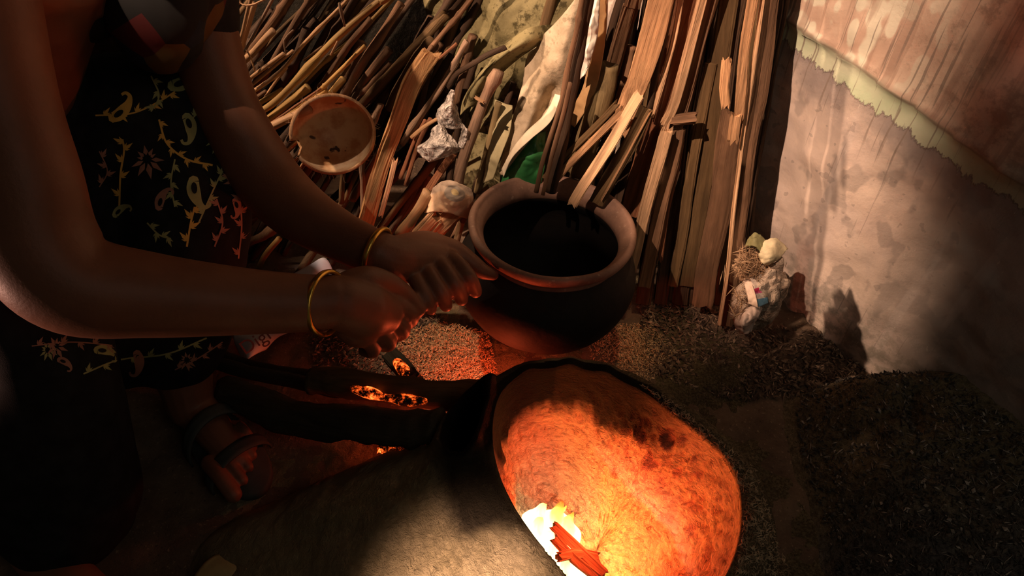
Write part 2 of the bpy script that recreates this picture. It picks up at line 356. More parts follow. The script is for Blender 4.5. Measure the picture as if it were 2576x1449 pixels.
def shards(name, pts, lmin, lmax, wr_, m, parent=None, flat=.4, up=None):
    vv, ff = [], []
    for p in pts:
        L = random.uniform(lmin, lmax); w_ = L*random.uniform(*wr_); a = random.uniform(0, 6.283); e = random.uniform(-flat, flat)
        d = V((math.cos(a)*math.cos(e), math.sin(a)*math.cos(e), math.sin(e))); s_ = V((-math.sin(a), math.cos(a), random.uniform(-.6, .6))).normalized(); n_ = d.cross(s_)
        b = len(vv); q = V(p)
        vv += [q-d*L/2, q+s_*w_/2, q+d*L/2, q-s_*w_/2, q+n_*w_*.45, q-n_*w_*.3]
        for i in range(4):
            ff += [(b+i, b+(i+1) % 4, b+4), (b+(i+1) % 4, b+i, b+5)]
    o = link(name, mesh(name, vv, ff), m, parent, smooth=False); o['kind'] = 'stuff'; return o
def inpoly(n, poly, z=0):
    P = np.array(poly, float); lo, hi = P.min(0), P.max(0); out = []
    while len(out) < n:
        q = RNG.uniform(lo, hi, (n*2, 2)); d = sdist(q[:, 0], q[:, 1], P)
        out += [tuple(a) for a, k in zip(q, d) if k < 0]
    return out[:n]
pts = []
for a, b in inpoly(1500, [(1600, 960), (1680, 1000), (1900, 1180), (1990, 1449), (1850, 1449), (1880, 1250), (1800, 1130), (1700, 1050)]):
    r = ray(a, b); hit = BV.ray_cast(V((0, 0, H)), r.normalized())
    if hit[0]: pts.append(hit[0]+V((0, 0, .001)))
shards('straw_flecks', pts, .003, .009, (.08, .25), M_STRAW, stove)
k_ = onz(1518, 892, .09)
# ------------------------------------------------------------------ heap of ash and burnt husks
def hheap(x, y):
    d = (V((x, y, 0))-WP).dot(WN)
    e = x-(.385+.05*(y-.5)+.02*MN.noise(V((y*6, 3, 1))))
    a = max(0, min(1, e/.13)); a = a*a*(3-2*a)
    back = max(0, min(1, (.70-y-.02*MN.noise(V((x*8, 1, 1))))/.10)); back = back*back*(3-2*back)
    top = .085+.045*max(0, 1-d/.25)
    r = .010*fbm(x*16, y*16, 2)+.005*fbm(x*55, y*55, 5, 3)
    dip = .03*math.exp(-(((x-.46)/.03)**2+((y-.53)/.03)**2))+.035*math.exp(-(((x-.55)/.014)**2+((y-.565+(x-.55)*-.9)/.03)**2))
    return (top+r-dip)*a*back-.004
nx, ny = 250, 250
hv, hf = grid(nx, ny, lambda a, b: (lambda x, y: (x, y, hheap(x, y)))(.37+.53*a, .18+.54*b))
hf = [q for q in hf if (V(hv[q[0]])-WP).dot(WN) > -.012]
g = G('ash_and_char', .95, .12); n = g.noise(g.co(), 9, 6, .7); n2 = g.noise(g.co(), 90, 5, .75); n3 = g.noise(g.co(), 330, 3, .7); X, Y, Z = g.sep(g.tc.outputs['Object'])
k_ = g.step(g.m1('ADD', Y, g.m1('MULTIPLY', n, .3)), .50, .66)
c = g.mix(k_, g.ramp(n2, [(.35, (.05, .046, .044)), (.65, (.16, .145, .135))]), g.ramp(n2, [(.3, (.09, .07, .04)), (.65, (.28, .215, .13))]))
c = g.mix(g.step(n3, .62, .70, 0, .6), c, (.40, .34, .28)); c = g.mix(g.step(n3, .30, .40, .8, 0), c, (.02, .018, .016))
g.col(c); g.bump(g.m1('ADD', n2, n3), .9, .006)
heap = tag(link('ash_heap', prune(mesh('ash_heap', hv, hf)), g.m), 'sloping heap of grey ash and burnt husks against the stained wall', 'ash', kind='stuff')
g = G('char_flakes', .9); g.col(g.ramp(g.n('NewGeometry').outputs['Random Per Island'], [(0, (.022, .020, .019)), (.55, (.07, .062, .055)), (.85, (.16, .135, .11)), (.97, (.42, .36, .30))])); M_CHAR = g.m
pts = []
while len(pts) < 9000:
    x, y = random.uniform(.39, .86), random.uniform(.2, .7)
    if (V((x, y, 0))-WP).dot(WN) > .004 and hheap(x, y) > .01: pts.append(V((x, y, hheap(x, y)+.002)))
tag(shards('char_flakes', pts[:4500], .003, .010, (.2, .7), M_CHAR, heap, .9))
tag(shards('husk_fibers', pts[4500:], .006, .018, (.05, .14), M_CHAR, heap, .7))
# ------------------------------------------------------------------ loose stuff on the floor
g = G('sawdust', .95); g.col(g.ramp(g.n('NewGeometry').outputs['Random Per Island'], [(0, (.34, .19, .09)), (.5, (.72, .46, .24)), (1, (.92, .68, .42))])); M_SAW = g.m
g = G('dirt_crumbs', .95); g.col(g.ramp(g.n('NewGeometry').outputs['Random Per Island'], [(0, (.05, .034, .025)), (.5, (.14, .09, .062)), (.9, (.28, .19, .125)), (1, (.52, .38, .26))])); M_CRUMB = g.m
def scat(n, poly, lift=.002, conc=None):
    out = []
    for a, b in inpoly(n, poly):
        p = onz(a, b, 0); q = hfloor(p.x, p.y)
        if conc:
            c = onz(*conc[0], 0); dd = (p-c).length
            if random.random() > math.exp(-(dd/conc[1])**2): continue
            q += conc[2]*math.exp(-(dd/conc[1])**2)*random.random()
        out.append(V((p.x, p.y, q+lift)))
    return out
tag(shards('sawdust', scat(14000, [(1000, 840), (1110, 815), (1230, 850), (1260, 975), (1150, 985), (1000, 950)], .001, ((1150, 885), .085, .016)), .003, .008, (.1, .3), M_SAW, flat=.9), 'pale sawdust pile on the dirt left of the black pot', 'sawdust', kind='stuff')
tag(shards('sawdust', scat(8000, [(1480, 820), (1640, 815), (1700, 880), (1640, 960), (1480, 960)], .001, ((1590, 870), .055, .010)), .003, .007, (.1, .3), M_SAW, flat=.9), 'orange sawdust scatter on the dirt right of the black pot', 'sawdust', kind='stuff')
tag(shards('wood_debris', scat(2600, [(780, 850), (1100, 790), (1240, 900), (1240, 980), (800, 980)]), .004, .014, (.12, .5), M_CRUMB, flat=.6), 'dark chips and crumbs on the floor behind the smoldering logs', 'debris', kind='stuff')
tag(shards('wood_debris', scat(3800, [(1600, 760), (1780, 770), (1900, 830), (2020, 860), (2230, 900), (2100, 1010), (1800, 1000), (1640, 940)], .004), .004, .016, (.08, .45), M_CRUMB, flat=.7), 'bark crumbs and fibers along the foot of the stained wall', 'debris', kind='stuff')
# ------------------------------------------------------------------ fire
def flame_mat():
    g = G('flame'); g.t.nodes.remove(g.b); out = g.t.nodes['Material Output']
    X, Y, Z = g.sep(g.tc.outputs['Object']); n = g.noise(g.co((40, 40, 14)), 1, 3, .6, .4)
    k = g.m1('ADD', g.m1('MULTIPLY', Z, 14.), g.m1('MULTIPLY_ADD', n, .5, -.25))
    e = g.n('Emission'); g.set(e.inputs[0], g.ramp(k, [(.0, (1, .9, .55)), (.5, (1, .78, .30)), (.8, (1, .5, .06)), (1, (1, .2, .01))]))
    g.set(e.inputs[1], g.step(k, .1, 1., 6, 2.0)); tr = g.n('BsdfTransparent'); mx = g.n('MixShader')
    lw = g.n('LayerWeight'); lw.inputs[0].default_value = .5
    a = g.m1('MULTIPLY', g.step(lw.outputs['Facing'], .55, .98, 1, 0), g.step(k, .6, 1.15, 1, .12))
    g.set(mx.inputs[0], a); g.t.links.new(tr.outputs[0], mx.inputs[1]); g.t.links.new(e.outputs[0], mx.inputs[2]); g.t.links.new(mx.outputs[0], out.inputs[0]); return g.m
MF = flame_mat()
fb = onz(1400, 1390, .0); fire = tag(empty('fire', fb), 'bright yellow flames burning low inside the clay stove mouth', 'fire')
for px, py, r_, hh, dx, dy in ((1392, 1350, .016, .078, .006, .012), (1345, 1370, .020, .055, .006, .012), (1385, 1345, .026, .060, .012, .01), (1420, 1370, .020, .066, .004, .012), (1450, 1440, .018, .045, .002, .010), (1370, 1420, .024, .045, .012, .004), (1410, 1470, .026, .05, .004, .008), (1390, 1400, .030, .05, .002, .014), (1350, 1330, .022, .052, .008, .01), (1430, 1510, .026, .05, .004, .006), (1475, 1480, .016, .035, .004, .004), (1330, 1340, .012, .04, .004, .006)):
    b = onz(px, py, .004)-fb
    P = [(V((0, 0, -.004)), r_*.7), (V((dx*.1, dy*.1, hh*.22)), r_), (V((dx*.5, dy*.4, hh*.5)), r_*.72), (V((dx*.7, dy*.9, hh*.78)), r_*.32), (V((dx*1.3, dy, hh)), r_*.04)]
    vv, ff = chain(P, 16, 22)
    vv = [q+V((MN.noise(q*60+b*9), MN.noise(q*60+V((9, 0, 0))), 0))*r_*.28 for q in vv]
    o = link('flame', mesh('flame', vv, ff), MF); o.location = b; o.parent = fire
g = G('glowing_embers', .9); n = g.noise(g.co(), 70, 5, .75); g.col(g.ramp(n, [(.4, (.03, .02, .015)), (.7, (.12, .06, .03))]))
g.emit(g.ramp(n, [(.42, (.25, .01, .0)), (.55, (1, .10, .01)), (.72, (1, .38, .08))]), g.step(n, .44, .66, 0, 2.6)); g.bump(n, .8, .006); M_EMB = g.m

# ------------------------------------------------------------------ firewood builder
WM = {
 'tan': wood('tan_twig', (.50, .33, .18), .5, .8, .6, .35), 'green': wood('olive_cane', (.36, .25, .085), .5, .6, .55, .3, (.22, .13, .05)),
 'yellow': wood('yellow_cane', (.55, .36, .12), .55, .6, .55, .3), 'brown': wood('brown_bark', (.22, .135, .08), .35, .7), 'dark': wood('dark_bark', (.075, .048, .03), .4, .7),
 'grey': wood('grey_bark', (.30, .215, .15), .3, .9), 'split': wood('split_wood', (.58, .365, .20), .35, 1., .8, .8), 'gold': wood('golden_split_wood', (.62, .40, .19), .4, .8, .7, .7),
 'pale': wood('pale_split_wood', (.74, .52, .32), .5, 1., .75, .7), 'red': wood('reddish_wood', (.25, .115, .06), .4, .8), 'olive': wood('olive_board', (.17, .115, .055), .45, .8), 'moss': wood('mossy_stalk', (.29, .235, .12), .4, .5), 'char': wood('charred_log', (.05, .045, .03), .4, .7)}
ZN = {'p': (0, 0, 1), 'a': (500, 0, .345), 'b': (1000, 0, .345), 'c': (1400, 0, .345), 'd': (1500, 400, .345)}
CNT = 0
def stick(zone, pts, w_, kind, m, off=0, t=.8, rot=0, jag=.0, nodes=0, world=None, taper=1., name=None, ends=(0, 0)):
    """round twig (kind T), barked stick (B) or split piece with flat sides and torn ends (S) through the given points"""
    global CNT; CNT += 1; rnd = random.Random(CNT*13+5)
    if world: wp = world; dep = 1.; R = w_
    else:
        zx, zy, zs = ZN[zone]; pp = [(zx+a*zs, zy+b*zs) for a, b in pts]
        l0 = lean(*pp[0], off, False); R = w_*zs/2*((l0-V((0, 0, H))).dot(V((0, CT, -ST))))/F
        wp = [lean(a, b, off, True, R*.9) for a, b in pp]
        if pp[-1][1] < 3: wp.append(wp[-1]+(wp[-1]-wp[-2]).normalized()*.10)
    L = sum((wp[i+1]-wp[i]).length for i in range(len(wp)-1)); n = max(4, min(70, int(L/(.009 if kind != 'T' else .011))))
    base = wp[0].copy(); ax = (wp[-1]-wp[0]).normalized(); view = (base-V((0, 0, H))).normalized()
    xa = ax.cross(view).normalized(); ya = ax.cross(xa)
    if rot: q = Matrix.Rotation(rot, 3, ax); xa = q @ xa; ya = q @ ya
    M = Matrix((xa, ya, ax)).transposed(); Mi = M.transposed()
    loc = [Mi @ (p-base) for p in wp]
    cen = [V(a) for a in cat([tuple(p) for p in loc], n)]
    ns = {'T': 8, 'B': 12, 'S': 26}[kind]; sd = rnd.random()*50
    if kind == 'S':
        prof = []
        for k in range(ns):
            a = 2*math.pi*k/ns; ca, sa = math.cos(a), math.sin(a); pw = .42
            prof.append((math.copysign(abs(ca)**pw, ca)*(1+rnd.uniform(-.10, .06)), t*math.copysign(abs(sa)**pw, sa)*(1+rnd.uniform(-.16, .08))))
        je = [[rnd.random()**2*jag for _ in range(ns)] for _ in (0, 1)]
    elif kind == 'B': prof = [(math.cos(2*math.pi*k/ns)*(1+rnd.uniform(-.08, .08)), math.sin(2*math.pi*k/ns)*t*(1+rnd.uniform(-.08, .08))) for k in range(ns)]; je = [[rnd.random()*jag*.5 for _ in range(ns)] for _ in (0, 1)]
    else: prof = [(math.cos(2*math.pi*k/ns), math.sin(2*math.pi*k/ns)) for k in range(ns)]; je = None
    nn = [rnd.random() for _ in range(nodes)]
    vv, ff = [], []
    for i, c in enumerate(cen):
        s_ = i/n; r = R*(1+(taper-1)*s_)
        if kind == 'T': r *= 1+.06*MN.noise(V((s_*L*40, sd, 0)))+sum(.45*math.exp(-((s_-q)*L/.006)**2) for q in nn)
        if kind == 'B': r *= 1+.16*MN.noise(V((s_*L*30, sd, 0)))+sum(.35*math.exp(-((s_-q)*L/.010)**2) for q in nn)
        wob = V((MN.noise(V((s_*L*9, sd, 3))), MN.noise(V((s_*L*9, sd, 8))), 0))*R*(.35 if kind == 'S' else .55)
        for k, (a, b) in enumerate(prof):
            e = 1.
            if kind == 'S': e = 1+.22*MN.noise(V((k*1.9, s_*L*9, sd)))+.05*MN.noise(V((k*3.1, s_*L*70, sd)))
            elif kind == 'B': e = 1+.10*MN.noise(V((k*1.3, s_*L*60, sd)))
            z = 0
            if je:
                if i == 0: z = -je[0][k]*1
                if i == n: z = je[1][k]
                if i == n-1: z = je[1][k]*.45
            vv.append(c+wob+V((a*r*e, b*r*e, z)))
        if i:
            q = (i-1)*ns
            for k in range(ns): ff.append((q+k, q+(k+1) % ns, q+ns+(k+1) % ns, q+ns+k))
    vv += [cen[0]+V((0, 0, -.001)), cen[-1]+V((0, 0, .001))]; a0, a1 = len(vv)-2, len(vv)-1; q = n*ns
    ff += [((k+1) % ns, k, a0) for k in range(ns)]+[(q+k, q+(k+1) % ns, a1) for k in range(ns)]
    nm = name or {'T': 'twig', 'B': 'stick', 'S': 'split_log'}[kind]
    o = link(nm, mesh(nm, vv, ff), WM[m] if isinstance(m, str) else m, smooth=(kind != 'S'))
    o.matrix_world = Matrix.Translation(base) @ M.to_4x4()
    return o
def K(label, zone, pts, w_, kind, m, off=0, **k):
    g_ = k.pop('group', None) or {'T': 'twigs in the firewood pile', 'B': 'barked sticks in the firewood pile', 'S': 'split logs leaning in the firewood pile'}[kind]
    c_ = {'T': 'twig', 'B': 'stick', 'S': 'firewood'}[kind]
    return tag(stick(zone, pts, w_, kind, m, off, **k), label, c_, g_)
rf = random.Random(11)
for i in range(46):
    x = rf.uniform(520, 1120); y = rf.uniform(40, 420); a = math.radians(rf.uniform(42, 62)); L = rf.uniform(120, 330)
    o = stick('p', [(x-math.cos(a)*140, y+math.sin(a)*140), (x+rf.uniform(-10, 10), y), (x+math.cos(a)*L, y-math.sin(a)*L)], rf.uniform(9, 20), rf.choice('TTB'), rf.choice(['dark', 'dark', 'olive']), rf.uniform(.07, .15), nodes=1)
    k = 'beside the upper arm' if x < 700 else 'above the coconut shell' if x < 930 else 'above the golden plank'
    tag(o, 'thin dim twig deep in the pile behind the lit twigs '+k, 'twig', 'dim twigs '+k)
# --- left bundle (coordinates traced in enlarged views of the photograph, then cast onto the plane the wood leans in)
K('thin pale twig at the top left corner of the pile, beside the dark sleeve', 'a', [(60, 260), (130, 190), (300, 10)], 22, 'T', 'tan', -.03, nodes=2)
K('pale forked twig crossing the thick cane, knot at its fork', 'a', [(150, 500), (205, 390), (280, 195), (277, 60), (260, -20)], 24, 'T', 'tan', -.025, nodes=2)
K('slim tan twig just left of the thickest pale cane', 'a', [(220, 400), (300, 300), (360, 60), (380, -10)], 26, 'T', 'tan', 0)
K('thickest pale cane at the top left of the pile', 'a', [(290, 420), (325, 260), (400, 20)], 50, 'T', 'tan', .012, nodes=2)
K('curled thin vine looping over the canes at the top left', 'a', [(290, 8), (330, 36), (400, 30), (480, -6)], 14, 'T', 'tan', -.04)
K('long grey twig rising steeply right of the thickest pale cane', 'a', [(230, 520), (270, 480), (390, 270), (535, 0)], 22, 'T', 'grey', -.015, nodes=1)
K('short thin side twig hanging down from the long grey twig', 'a', [(345, 360), (380, 420), (410, 520)], 12, 'T', 'tan', -.02)
K('short horizontal pale splinter beside the woman\'s upper arm', 'a', [(120, 300), (245, 296)], 20, 'S', 'pale', -.03, jag=.002)
K('stubby cane with a cleanly cut top end, upper left of the pile', 'a', [(300, 470), (390, 395), (470, 310), (550, 225)], 50, 'T', 'tan', .0)
K('straight tan twig, uppermost of the three parallel ones beside the far arm', 'a', [(200, 690), (310, 610), (620, 390)], 30, 'T', 'tan', -.015)
K('slender tan twig, middle of the three parallel ones beside the far arm', 'a', [(240, 730), (340, 655), (690, 368)], 24, 'T', 'tan', -.01, nodes=1)
K('long thin twig running from the far arm to the top edge, forked near its end', 'a', [(250, 770), (355, 690), (600, 520), (800, 292), (1060, 20), (1080, 0)], 32, 'T', 'tan', 0, nodes=3, taper=.6)
K('short dark twig end poking out beside the far arm under the parallel ones', 'a', [(300, 800), (385, 735), (490, 665)], 30, 'T', 'brown', .01)
K('olive cane end above the long green cane', 'a', [(300, 850), (405, 780), (615, 655)], 36, 'T', 'green', 0)
K('long green cane with a ringed joint, longest in the left of the pile', 'a', [(300, 900), (426, 826), (600, 700), (1000, 285), (1330, 15), (1350, 0)], 50, 'T', 'green', -.02, nodes=3, taper=.85)
K('yellow green cane below the ringed joint', 'a', [(380, 950), (480, 888), (640, 770), (800, 640)], 52, 'T', 'green', -.005, nodes=1)
K('thin tan twig slanting up between the green canes', 'a', [(440, 780), (475, 720), (560, 590), (640, 490)], 22, 'T', 'tan', .01)
K('long dark olive twig parallel below the long green cane', 'a', [(560, 810), (660, 720), (900, 470), (1130, 272), (1400, 0)], 30, 'T', 'green', .01, nodes=2)
K('yellow green cane with a knotted joint and cut upper end', 'a', [(600, 870), (880, 655), (960, 585), (1212, 335)], 30, 'T', 'yellow', -.02, nodes=2)
K('bright yellow cane running to the coconut shell', 'a', [(480, 980), (620, 870), (800, 760), (930, 660)], 42, 'T', 'yellow', -.02, nodes=1)
K('thin red brown twig just above the bright yellow cane', 'a', [(520, 900), (700, 775), (890, 645)], 16, 'T', 'red', -.035, nodes=2)
K('thick yellowish cane with blunt top above the coconut shell', 'a', [(850, 810), (930, 715), (1050, 570)], 50, 'T', 'yellow', 0)
K('straight brown stick rising from the coconut shell to the top edge', 'a', [(980, 830), (1050, 720), (1180, 480), (1310, 290), (1480, 20)], 58, 'B', 'brown', 0, nodes=1)
K('brown stick with a blunt end between the green cane and the straight brown one', 'a', [(880, 640), (920, 590), (1080, 340), (1260, 130)], 46, 'B', 'brown', .01)
K('pinkish cane with a torn pointed end overlapping the coconut shell', 'a', [(380, 1000), (480, 948), (640, 870), (820, 800)], 62, 'T', 'tan', -.06)
K('tiny forked twig standing up from the long green cane', 'a', [(1065, 190), (1045, 110), (1025, 20)], 16, 'T', 'grey', -.04, nodes=2)
K('small crooked twig rising above the three parallel ones', 'a', [(635, 390), (625, 290), (688, 218)], 14, 'T', 'grey', -.02)
K('short dark twig stub left of the long green cane', 'a', [(765, 435), (900, 340)], 20, 'T', 'brown', 0)
K('short tan twig stub crossing the dark olive twig', 'a', [(960, 400), (1010, 300)], 14, 'T', 'tan', -.03)
K('tan cane end under the coconut shell beside the far elbow', 'a', [(560, 1160), (610, 1120), (725, 1010)], 36, 'T', 'yellow', 0)
K('green cane end under the coconut shell, lower of two', 'a', [(620, 1240), (670, 1190), (780, 1090)], 32, 'T', 'green', .01)
K('thin twig under the coconut shell pointing at the far forearm', 'a', [(715, 1260), (760, 1190), (800, 1120)], 16, 'T', 'tan', 0)
K('tall golden split plank standing in the middle of the pile', 'a', [(1215, 1620), (1290, 1370), (1400, 1010), (1540, 660), (1690, 395)], 112, 'S', 'gold', -.05, t=.45, jag=.008, rot=.25)
K('pale splinter peeled off the lower end of the golden plank', 'a', [(1330, 1560), (1390, 1350), (1430, 1180)], 34, 'S', 'pale', -.075, t=.6, jag=.01)
K('rough dark stick hugging the left edge of the golden plank', 'a', [(1370, 1010), (1460, 760), (1560, 560), (1700, 330)], 30, 'B', 'brown', -.01, nodes=2)
K('knobbly grey stick to the right of the golden plank', 'a', [(1480, 1050), (1610, 850), (1740, 665), (1860, 470), (1950, 300)], 40, 'B', 'grey', -.02, nodes=3, jag=.004)
K('grey stick below the coconut shell, left of the golden plank', 'a', [(1200, 1560), (1192, 1330), (1190, 1200), (1240, 980), (1330, 760)], 42, 'B', 'grey', 0, nodes=1)
K('olive stick end standing under the coconut shell', 'a', [(1035, 1480), (1050, 1260), (1080, 1140)], 40, 'B', 'olive', .01)
K('dim stick leaning right of the olive stick end', 'a', [(1060, 1470), (1150, 1270), (1280, 1050)], 34, 'B', 'olive', .02)
K('dim olive stick behind the straight brown one', 'a', [(1080, 900), (1200, 740), (1480, 450), (1800, 100)], 62, 'B', 'olive', .04)
K('thin crooked stick bending toward the top edge beside the mossy sack', 'a', [(1690, 350), (1800, 220), (1880, 120), (1970, 0)], 36, 'B', 'brown', .0, nodes=2)
K('dull olive branch with a bump above the golden plank', 'a', [(1380, 800), (1450, 640), (1590, 390), (1700, 275)], 52, 'B', 'olive', .02, nodes=1)
K('short reddish twig branching right above the golden plank', 'a', [(1700, 460), (1780, 405), (1880, 320)], 24, 'B', 'red', .0, jag=.003)
K('reddish splintered stick leaning onto the printed packet', 'a', [(1530, 1680), (1640, 1440), (1760, 1255), (1850, 1120)], 52, 'S', 'red', -.05, t=.6, jag=.006)
K('dark curved branch arching over the clear plastic bag', 'b', [(370, 640), (430, 540), (560, 460), (660, 400), (790, 345)], 40, 'B', 'dark', -.03)
K('brown stick with a cut pale top standing between plastic bag and sack', 'b', [(430, 1370), (470, 1180), (560, 930), (640, 700), (728, 515)], 76, 'B', 'grey', -.07, nodes=1)
K('small broken side stub on the brown stick with a cut top', 'b', [(620, 740), (575, 715)], 26, 'S', 'tan', -.085, jag=.004)
K('dim reddish stick to the left of the plastic bag', 'b', [(60, 1350), (140, 1080), (240, 860)], 34, 'B', 'red', -.02)
K('thin pale stick poking into the clear plastic bag', 'b', [(100, 1000), (190, 920), (310, 850)], 30, 'B', 'tan', -.05)
K('thin reddish stick crossing in front below the plastic bag', 'b', [(20, 1300), (110, 1050), (200, 870)], 24, 'B', 'red', -.04, nodes=1)
K('greenish bent stalk running down from the sack to the pot rim', 'b', [(580, 1400), (640, 1160), (700, 900), (740, 750)], 58, 'B', 'moss', -.02, taper=.7)
K('long twisted vine against the dark pole in front of the sack', 'b', [(1010, 1400), (1060, 1160), (1180, 780), (1240, 480), (1310, 200), (1350, 0)], 32, 'B', 'brown', -.075, nodes=4)
K('long dark pole in front of the sack reaching the top edge', 'b', [(1130, 1400), (1180, 1130), (1260, 700), (1330, 380), (1400, 0)], 84, 'B', 'dark', -.06, nodes=1)
K('thin dark rod alongside the long dark pole, lower end behind the pot', 'b', [(1060, 1420), (1120, 1150), (1200, 850), (1260, 600)], 30, 'B', 'brown', -.085)
K('dark split log with one lit edge at the top beside the sack', 'b', [(1560, 520), (1620, 330), (1700, 60), (1715, 0)], 110, 'S', 'brown', .03, t=.6, jag=.004)
K('stump like mossy stalk with a ragged broken top', 'b', [(1330, 1250), (1420, 900), (1500, 640), (1545, 500)], 170, 'B', 'moss', -.0, jag=.02, taper=.8)
K('thin split stick, upper of two leaning on the mossy stalk', 'b', [(1080, 1290), (1180, 1180), (1480, 880), (1590, 765)], 44, 'S', 'olive', -.05, t=.7, jag=.008)
K('thin splintered stick, lower of two leaning on the mossy stalk', 'b', [(1110, 1360), (1250, 1200), (1500, 950), (1640, 815)], 52, 'S', 'split', -.055, t=.7, jag=.01)
K('lit face of the split board above the pot rim, colored pale', 'c', [(120, 1480), (200, 1340), (420, 1010), (600, 710)], 78, 'S', 'pale', -.07, t=.25, jag=.008, rot=-.35)  # lit side of one board, the light put into the pale wood colour
K('shaded face of the split board above the pot rim, colored dark', 'c', [(290, 1480), (400, 1270), (560, 1000), (660, 790)], 105, 'S', 'olive', -.055, t=.12, jag=.002)  # shaded side of the same board, the shade put into the dark colour
K('narrow bright edged slat beside the dark faced board', 'c', [(330, 1450), (400, 1330), (500, 1150), (680, 820)], 14, 'S', 'split', -.06, t=1.2, jag=.004)
K('broad grooved split log rising to the top edge', 'c', [(500, 920), (560, 700), (640, 430), (760, 0)], 165, 'S', 'split', -.03, t=.5, jag=.02)
K('thin dark stick against the right side of the broad grooved log', 'c', [(680, 800), (740, 480), (840, 0)], 46, 'B', 'dark', -.02, nodes=1)
K('long reddish plank from behind the pot to the top edge', 'c', [(520, 1560), (640, 1150), (800, 640), (960, 0)], 150, 'S', 'red', .01, t=.35, rot=.3, jag=.004)
K('narrow lit left edge of the long reddish plank, colored pale', 'c', [(690, 850), (760, 620), (850, 300), (900, 0)], 38, 'S', 'pale', -.015, t=.8)  # plank's lit edge made as a separate strip, brightness put into its colour
K('kinked pale split log with its upper half reaching the top edge', 'c', [(790, 960), (800, 900), (850, 780), (930, 480), (1060, 0)], 64, 'S', 'pale', -.02, t=.8, rot=.3)
K('broad brown log behind the kinked pale log', 'c', [(840, 1000), (930, 700), (1030, 350), (1120, 0)], 110, 'S', 'brown', .0, t=.7)
K('short knot sticking out right of the kinked pale log', 'c', [(850, 870), (1010, 855)], 78, 'S', 'brown', -.02, t=.7, jag=.006)
K('lower pale split log beside the pot, double ridged', 'c', [(540, 1990), (610, 1700), (720, 1260), (800, 960)], 78, 'S', 'pale', -.03, t=.7, jag=.01, rot=.2)
K('brown flat log on the right of the double ridged one', 'c', [(640, 2080), (700, 1800), (800, 1370), (880, 940)], 90, 'S', 'brown', -.01, t=.5, jag=.004)
K('rough bark strip with pink lit edge standing upright', 'c', [(760, 1880), (800, 1580), (860, 1300), (910, 1050)], 34, 'S', 'red', .0, t=1.1, jag=.01)
K('dark green brown slat, second from the broad brown log', 'c', [(850, 2080), (930, 1640), (990, 1200), (1120, 460)], 70, 'S', 'olive', .015, t=.5)
K('tall dim board reaching the top edge, left of the foot worn plank', 'c', [(950, 2080), (1050, 1500), (1130, 1000), (1250, 0)], 105, 'S', 'olive', .02, t=.35)
K('wide brown plank with a worn foot standing on the dirt', 'd', [(775, 1050), (810, 800), (900, 330), (950, 0), (1000, -330)], 150, 'S', 'brown', -.01, t=.3, jag=.008)
K('dark board behind the wide plank near the top edge', 'c', [(1200, 900), (1260, 400), (1340, 0)], 80, 'S', 'dark', .03, t=.4)
K('lit splintered left edge of the tallest log by the wall, colored pale', 'd', [(900, 1195), (960, 800), (1010, 300), (1060, -100), (1130, -560), (1210, -1160)], 26, 'S', 'pale', -.045, t=1.4, jag=.004)  # log's lit edge built as its own piece, the light painted in as pale wood
K('smooth brown face log by the wall, rightmost of the firewood', 'd', [(940, 1195), (1000, 800), (1050, 350), (1110, -100), (1190, -560), (1270, -1160)], 100, 'S', 'brown', -.025, t=.55, jag=.003)
K('grooved split strip on the upper half of the rightmost log', 'c', [(1330, 850), (1350, 600), (1380, 300), (1430, 0)], 70, 'S', 'split', -.055, t=.7, jag=.012)
K('torn hollow bark flap curling off the tallest log', 'c', [(1235, 735), (1225, 640), (1245, 490)], 62, 'S', 'split', -.075, t=.5, jag=.014)
K('short notched splinter below the bark flap', 'c', [(1290, 1010), (1300, 930), (1315, 845)], 76, 'S', 'split', -.06, t=.5, jag=.01)
K('thin straw stick standing behind the near wrist', 'p', [(650, 675), (668, 640), (702, 600)], 14, 'T', 'yellow', -.05)
K('bent twig between the knee and the forearms', 'p', [(560, 700), (620, 620), (662, 594), (700, 560)], 22, 'T', 'brown', -.02, nodes=1)
K('splintered stub, left one under the printed packet', 'p', [(1100, 545), (1060, 585)], 44, 'S', 'split', -.09, t=.8, jag=.012)
K('splintered stub, right one under the printed packet', 'p', [(1150, 530), (1108, 570)], 42, 'S', 'split', -.09, t=.8, jag=.012)
K('short stick joining the twigs left of the printed packet', 'p', [(1005, 590), (1050, 530), (1080, 485)], 26, 'B', 'tan', -.08, nodes=1)
# dim sticks deep in the pile that nothing tells apart
rf = random.Random(3)
for i in range(70):
    x = rf.uniform(560, 1560); y = rf.uniform(120, 620); a = math.radians(rf.uniform(48, 70) if x < 1050 else rf.uniform(62, 80)); L = rf.uniform(180, 420)
    w_ = rf.uniform(12, 26); x2, y2 = x+math.cos(a)*L, y-math.sin(a)*L
    o = stick('p', [(x-math.cos(a)*120, y+math.sin(a)*120), ((x+x2)/2+rf.uniform(-12, 12), (y+y2)/2), (x2, y2)], w_, rf.choice('TBB'), rf.choice(['dark', 'olive', 'dark', 'brown']), rf.uniform(.03, .10), nodes=1)
    k = 'around the coconut shell' if x < 900 else 'around the golden plank' if x < 1060 else 'around the clear plastic bag' if x < 1230 else 'around the hanging sack' if x < 1400 else 'around the long dark pole'
    tag(o, 'dim brown stick deep in the pile, among those '+k, 'stick', 'dim sticks '+k)
for i in range(9):
    x = 1480+i*46; o = stick('p', [(x, 760), (x+50, 380), (x+110, 0)], rf.uniform(30, 44), 'S', rf.choice(['dark', 'olive']), .06, t=.6)
    tag(o, 'dark split log in shadow behind the leaning planks', 'firewood', 'dark split logs behind the planks')

